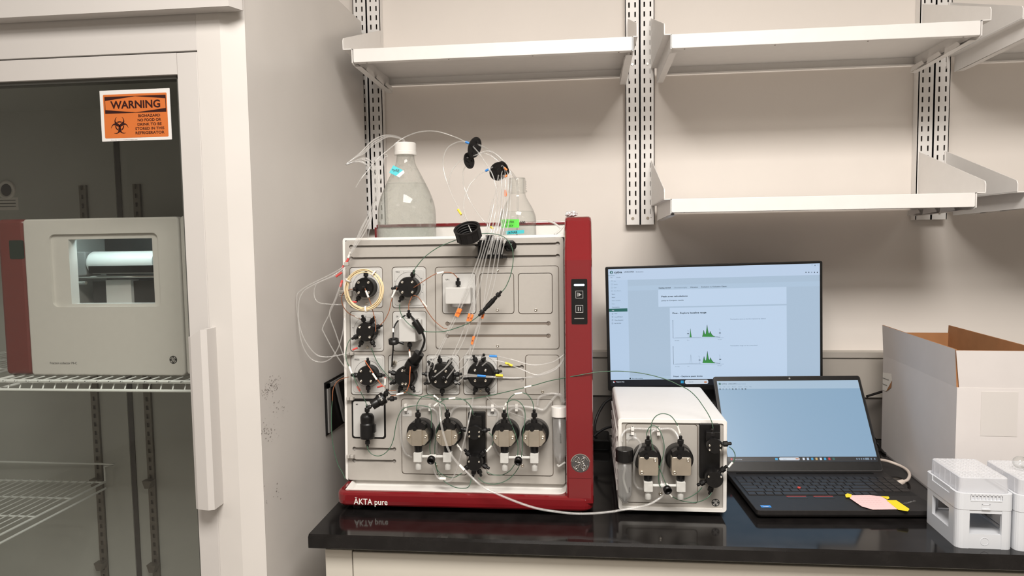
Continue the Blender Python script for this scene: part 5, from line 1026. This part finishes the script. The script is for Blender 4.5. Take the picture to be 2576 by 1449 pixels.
b.use('e_teal').cyl((lx0+LW*.018, L0, lz1-(lz1-lz0)*.038), (lx0+LW*.018, L0-.0004, lz1-(lz1-lz0)*.038), .0028, seg=18); LT('cytiva', .030, .045, .010, w=.038); LT('UNICORN', .078, .045, .008, w=.058); LT('System Control', .143, .045, .006, 'lapg', w=.06)
for s, a in (('File', .012), ('Edit', .040), ('View', .068), ('Manual', .103), ('System', .147), ('Tools', .190), ('Help', .224)): LT(s, a, .083, .0065, 'lapg')
for k in range(9): LF(.010+k*.0225, .098, .020+k*.0225, .115, 'lapd' if k in (0, 4, 5, 7, 8) else 'lapg', 2)
for k, c_ in enumerate(('white', 'side', 'cy', 'yel', 'white', 'cy', 'red', 'teal')): s = .502+k*.0286; LF(s, .958, s+.014, .985, c_, 4)
LF(.318, .960, .335, .985, 'cy', 4); b.use('e_pill').plate(lx0+LW*.345, lx0+LW*.482, lz1-(lz1-lz0)*.988, lz1-(lz1-lz0)*.955, .003, L0-.0003, L0-.0005); LF(.455, .965, .475, .978, 'orange', 8); b.use('e_gray').text('Search', lx0+LW*.372, lz1-(lz1-lz0)*.979, .002, L0-.0008)
for s in (.86, .875, .89, .905, .955, .978): LF(s, .962, s+.008, .982, 'gray', 4)
LF(.918, .960, .945, .983, 'gray', 4); LF(.018, .962, .030, .985, 'red', 4); b.use('e_white').text('Temps to drop', lx0+LW*.035, lz1-(lz1-lz0)*.980, .0018, L0-.0005, width=LW*.06)
b.build('screen', None, ld)
B(TD).use('mid').cyl((LL*.52, 0, LH-.0065), (LL*.52, -.0009, LH-.0065), .0022, seg=14).build('webcam', None, ld)
# pink note taped on the palm rest
pts = [(2141, 1245.7), (2188, 1245.3), (2216, 1248.5), (2234.5, 1258.8), (2257, 1281), (2195.4, 1281.5), (2167.4, 1273.3), (2137.6, 1253)]
def lay(pts, m, z, b=None):
    b = (b or B(TLp)).use(m); o = [lz(u, v, .021) for u, v in pts]; n = len(o); return b.rings([[(x, y, z) for x, y in o], [(x, y, z+.0004) for x, y in o]])
t2 = thing('sticky_note', 'pink handwritten note taped to the laptop palm rest with yellow tape', 'note', TLp @ Vector((*lz(2195, 1265), zb+.002)))
lay(pts, 'pink', zb+.0020).build('paper', None, t2)
lay([(2126, 1245), (2132, 1241.5), (2143, 1244.5), (2141, 1251), (2128, 1251.5)], 'ytape', zb+.0026).build('tape', None, t2)
lay([(2230, 1259), (2255, 1259), (2288, 1281), (2284, 1286.5), (2259, 1282.5)], 'ytape', zb+.0026).build('tape', None, t2)
lay([(2216, 1249), (2235, 1249.5), (2238, 1253.5), (2233, 1256.5)], 'ytape', zb+.0026).build('tape', None, t2)
b = B(TLp).use('mid'); random.seed(4)
for k in range(6):
    v = 1249+k*5.2; u0 = 2148+k*4.6
    for j in range(7):
        u = u0+j*8.5; a, c = lz(u, v, .021), lz(u+6.5, v+.5, .021)
        b.add([(a[0], a[1], zb+.00245), (c[0], c[1], zb+.00245), (c[0], c[1]+.0005, zb+.00245), (a[0], a[1]+.0005, zb+.00245)], [(0, 1, 2, 3)])
b.build('handwriting', None, t2)
# ================================================================ cardboard box
BO = Vector((.9535, -.532, 0)); TB = Matrix.Translation(BO) @ Matrix.Rotation(radians(-2.8), 4, 'Z'); BW, BD, BH, BT = .152, .400, .252, .004
t = thing('cardboard_box', 'tall white cardboard box with open flaps and brown inside, behind the tip racks', 'box', (1.03, -.33, 0))
b = B(TB).use('box'); b.box(0, BT, 0, BD, 0, BH); b.box(BW-BT, BW, 0, BD, 0, BH); b.box(BT, BW-BT, 0, BT, 0, BH); b.box(BT, BW-BT, BD-BT, BD, 0, BH); b.box(0, BW, 0, BD, 0, .004); b.build('carton', None, t)
def flap(p0, p1, lean, h, name, nm='flap', two=True):
    """p0->p1 hinge line (local x,y), lean = horizontal offset of the top edge"""
    d = Vector((p1[0]-p0[0], p1[1]-p0[1])).normalized(); n = Vector((-d.y, d.x)); th = BT*.8
    b = B(TB)
    A0, A1 = Vector(p0), Vector(p1); o = [A0, A1]; tp = [A0+Vector(lean), A1+Vector(lean)]
    fr = [(A0.x, A0.y, BH), (A1.x, A1.y, BH), (tp[1].x, tp[1].y, BH+h), (tp[0].x, tp[0].y, BH+h)]; bk = [(x+n.x*th, y+n.y*th, z) for x, y, z in fr]
    b.use('box').add(fr, [(0, 1, 2, 3)]); b.use('kraft').add(bk, [(3, 2, 1, 0)])
    v = fr+bk; b.add(v, [(0, 4, 5, 1), (1, 5, 6, 2), (2, 6, 7, 3), (3, 7, 4, 0)]); return b.build(nm, None, t)
flap((BT, BT*.2), (BW, BT*.2), (-.010, -.006), .076, '')
flap((0, BD), (0, .003), (-.004, .0), .077, '')
flap((BW-.0, .0), (BW-.0, BD), (.004, 0), .077, '')
flap((BW, BD-.004), (0, BD-.004), (0, .004), .058, '')
b = B(TB).use('kraft'); b.box(BT+.0004, BT+.0008, .006, BD-.006, .004, BH-.001); b.box(BW-BT-.0008, BW-BT-.0004, .006, BD-.006, .004, BH-.001); b.box(BT, BW-BT, BD-BT-.001, BD-BT-.0005, .004, BH-.001)
b.add([(.02, .16, BH+.03), (BW-.02, .16, BH+.03), (BW-.008, .12, BH-.02), (.008, .12, BH-.02)], [(0, 1, 2, 3)]); b.add([(.02, .163, BH+.03), (BW-.02, .163, BH+.03), (BW-.008, .123, BH-.02), (.008, .123, BH-.02)], [(3, 2, 1, 0)]); b.build('inner_lining', None, t)
def bxp(u, v):
    d = _ray(u, v); o = TB.inverted() @ CAM; dd = TB.inverted().to_3x3() @ d; k = -o.x/dd.x; p = o+dd*k; return min(p.y, .398), p.z
o = [bxp(*q) for q in ((2218, 935), (2243, 940), (2245, 957), (2230, 984), (2219, 980))]; b = B(TB).use('sleeve').add([(-.0008, y, z) for y, z in o], [(0, 1, 2, 3, 4)]); o = [bxp(*q) for q in ((2245, 957), (2243, 975), (2230, 985))]; b.use('kraft').add([(-.0012, y, z) for y, z in o], [(0, 1, 2)]); b.use('mid')
for q in (((2221, 951), (2237, 957)), ((2221, 966), (2233, 971))): a, c = bxp(*q[0]), bxp(*q[1]); b.add([(-.0013, a[0], a[1]), (-.0013, c[0], c[1]), (-.0013, c[0], c[1]+.002), (-.0013, a[0], a[1]+.002)], [(0, 1, 2, 3)])
b.build('peeling_sticker', None, t)
M['tapepatch'] = mat('clear_packing_tape', (.60, .565, .54), .35)
B(TB).use('tapepatch').box(.045, .112, -.0006, 0, .155, .245).build('packing_tape', None, t)
# ================================================================ pipette tip racks
def tip_rack(T, label, full=True):
    t = thing('tip_rack', label, 'tip rack', T @ Vector((.047, .062, 0)), 'white pipette tip racks')
    W, D, H = .0935, .1245, .100; b = B(T).use('rack')
    O = lambda i, z, r=.011: [(x, y, z) for x, y in rr(i, W-i, i, D-i, r)]
    b.rings([O(0, 0), O(0, .070), O(-.0006, .0705), O(-.0006, H), O(.004, H+.0), O(.004, H-.004)], cap1=True); body = b.build('rack_body', None, t)
    cc = B(T).box(.006, W-.006, .006, D-.006, .024, .086); cc.box(.0215, W-.0215+.002, -.02, D+.02, .026, .064); cc.box(-.02, W+.02, .030, D-.030, .026, .062); cc.box(.0205, W-.0195, -.02, .0008, -.01, .0705)
    cc.box(.0205, W-.0195, -.02, .0015, .088, .0965); cc.box(-.02, .0008, .028, D-.028, .090, .12)
    carve(body, cc)
    b = B(T).use('rack')
    for k in range(9): x = .0225+k*.0061; b.box(x-.0012, x+.0012, -.0006, .003, .088, .0985)
    b.box(.0215, W-.0205, -.0012, .003, .0865, .0885); b.build('grip_ribs', None, t)
    b = B(T).use('rack').box(.040, .054, -.0022, .001, .0715, .0735); b.box(.040, .042, -.0012, .001, .0735, .0815); b.box(.052, .054, -.0012, .001, .0735, .0815); b.box(.040, .054, -.0012, .001, .0800, .0815); b.build('latch', None, t)
    b = B(T).use('rack').lathe([(.0072, 0), (.0072, .0005), (.0066, .0005), (.0066, 0)], (.047, .0009, .013), (0, -1, 0), 24, cap=False); b.build('moulded_ring', None, t)
    b = B(T).use('tips'); b.rings([O(.0055, H-.006, .006), O(.0065, H+.0255, .006), O(.0080, H+.0270, .005)]); tr = b.build('tip_tray', None, t)
    for k in range(5): y = .020+k*.020; b = B(T).use('tips').box(.0050, .0056, y, y+.0012, H-.006, H+.024).build('tray_rib', None, tr)
    b = B(T).use('tips')
    for i in range(8):
        for j in range(12): b.lathe([(.0034, 0), (.0032, .0006), (.0022, .0006), (.0022, .0001), (.0001, .0001)], (.0150+i*.0091, .0120+j*.0091, H+.0268), (0, 0, 1), 8, cap=False)
    b.build('tip_collars', None, tr)
    return t
tip_rack(Matrix.Translation((.8690, -.7125, 0)) @ Matrix.Rotation(radians(-1.5), 4, 'Z'), 'white pipette tip rack with open windows at the right bench edge')
tip_rack(Matrix.Translation((.9650, -.7190, 0)) @ Matrix.Rotation(radians(-1.5), 4, 'Z'), 'second white tip rack mostly cut off by the picture edge')
o = YP(2566, 1161, -.66); o = Vector((o.x, -.66, .1290)); t = thing('pipette_bulb', 'small clear plastic bulb lying on the tip racks at the picture edge', 'pipette', o)
b = B().use('bottle').lathe([(.0001, -.0115), (.006, -.0105), (.0100, -.006), (.0115, 0), (.0100, .006), (.006, .0105), (.0001, .0115)], (o.x, o.y, o.z+.0125), (1, .3, .1), 20); b.tube([(o.x-.002, o.y-.008, o.z+.008), (o.x+.0, o.y-.018, o.z+.0035), (o.x+.001, o.y-.028, o.z+.0025)], .0016, 8, 3); b.build('bulb', None, t)
# ================================================================ cables and the small black frame
def cable(pts, r, m, label, name='cable'): return tag(B().use(m).tube(pts, r, 10, 6).build(name, None), label, 'cable')
Zp = lambda u, v, z: CAM+_ray(u, v)*((z-CAM.z)/_ray(u, v).z)
pc_ = thing('charging_cable', 'pale grey cable curving from behind the laptop into its right side', 'cable', Zp(2285, 1180, .02))
cp = [Zp(2205, 1156, .03), Zp(2232, 1160, .022), Zp(2260, 1170, .016), Zp(2281, 1182, .015), Zp(2288, 1195, .014), Zp(2283, 1207, .013), Zp(2272, 1212, .012)]
B().use('cord').tube(cp, .0034, 10, 6).build('cord', None, pc_); e = TLp @ Vector((LL+.001, lz(2262, 1208)[1], .010)); b = B().use('cord'); b.cyl(cp[-1], e+(cp[-1]-e)*.15, .0055, .0068, 10, .001); b.build('plug', None, pc_)
cable([YP(2181, 997, -.10), YP(2200, 991, -.08), YP(2222, 985, -.06), YP(2260, 980, -.05)], .0032, 'blackm', 'black cable behind the laptop lid by the cardboard box')
cable([Zp(2190, 1085, .05), Zp(2200, 1104, .025), Zp(2212, 1122, .008), Zp(2225, 1140, .004), Zp(2245, 1140, .004)], .0032, 'blackm', 'black cable drooping onto the bench behind the laptop corner')
cable([YP(1540, 1000, -.16), YP(1520, 1015, -.16), YP(1503, 1045, -.17), YP(1496, 1075, -.19), YP(1500, 1102, -.23)], .0036, 'blackm', 'thick black cable arching between red column and white pump, upper one')
cable([YP(1545, 1071, -.20), YP(1522, 1078, -.21), YP(1505, 1088, -.22), YP(1494, 1098, -.23)], .0032, 'blackm', 'thin black cable between red column and white pump, lower one')
q = Zp(1515, 1135, .0); tag(B().use('black').plate(q.x-.028, q.x+.022, .0004, .030, .008, q.y+.09, q.y, .004).build('power_adapter', None), 'shiny black power adapter in the gap beside the white pump', 'power adapter')
# black edged holder fixed to the fridge's side
t = thing('wall_holder', 'black edged flat holder stuck to the fridge side behind the instrument', 'holder', (FX+.003, -.37, .17))
def fx(u, v): d = _ray(u, v); p = CAM+d*((FX+.0005-CAM.x)/d.x); return p.y, p.z
P4 = [fx(815, 965), fx(843, 949), (fx(815, 965)[0]+.17, .232), (fx(815, 965)[0]+.17, .108), fx(819, 1095)]
y0_ = fx(815, 965)[0]; b = B().use('black'); b.box(FX+.0006, FX+.0030, y0_, y0_+.17, .108, .234); b.build('back_plate', None, t)
b = B().use('mid'); b.box(FX+.003, FX+.006, y0_+.010, y0_+.026, .112, .228); b.box(FX+.003, FX+.006, y0_+.010, y0_+.16, .218, .228); b.build('inner_frame', None, t)
b = B().use('mid'); b.prism([(y0_+.050, .225), (y0_+.066, .225), (y0_+.120, .115), (y0_+.104, .115)], FX+.006, FX+.010, 'x'); b.build('grey_strip', None, t)
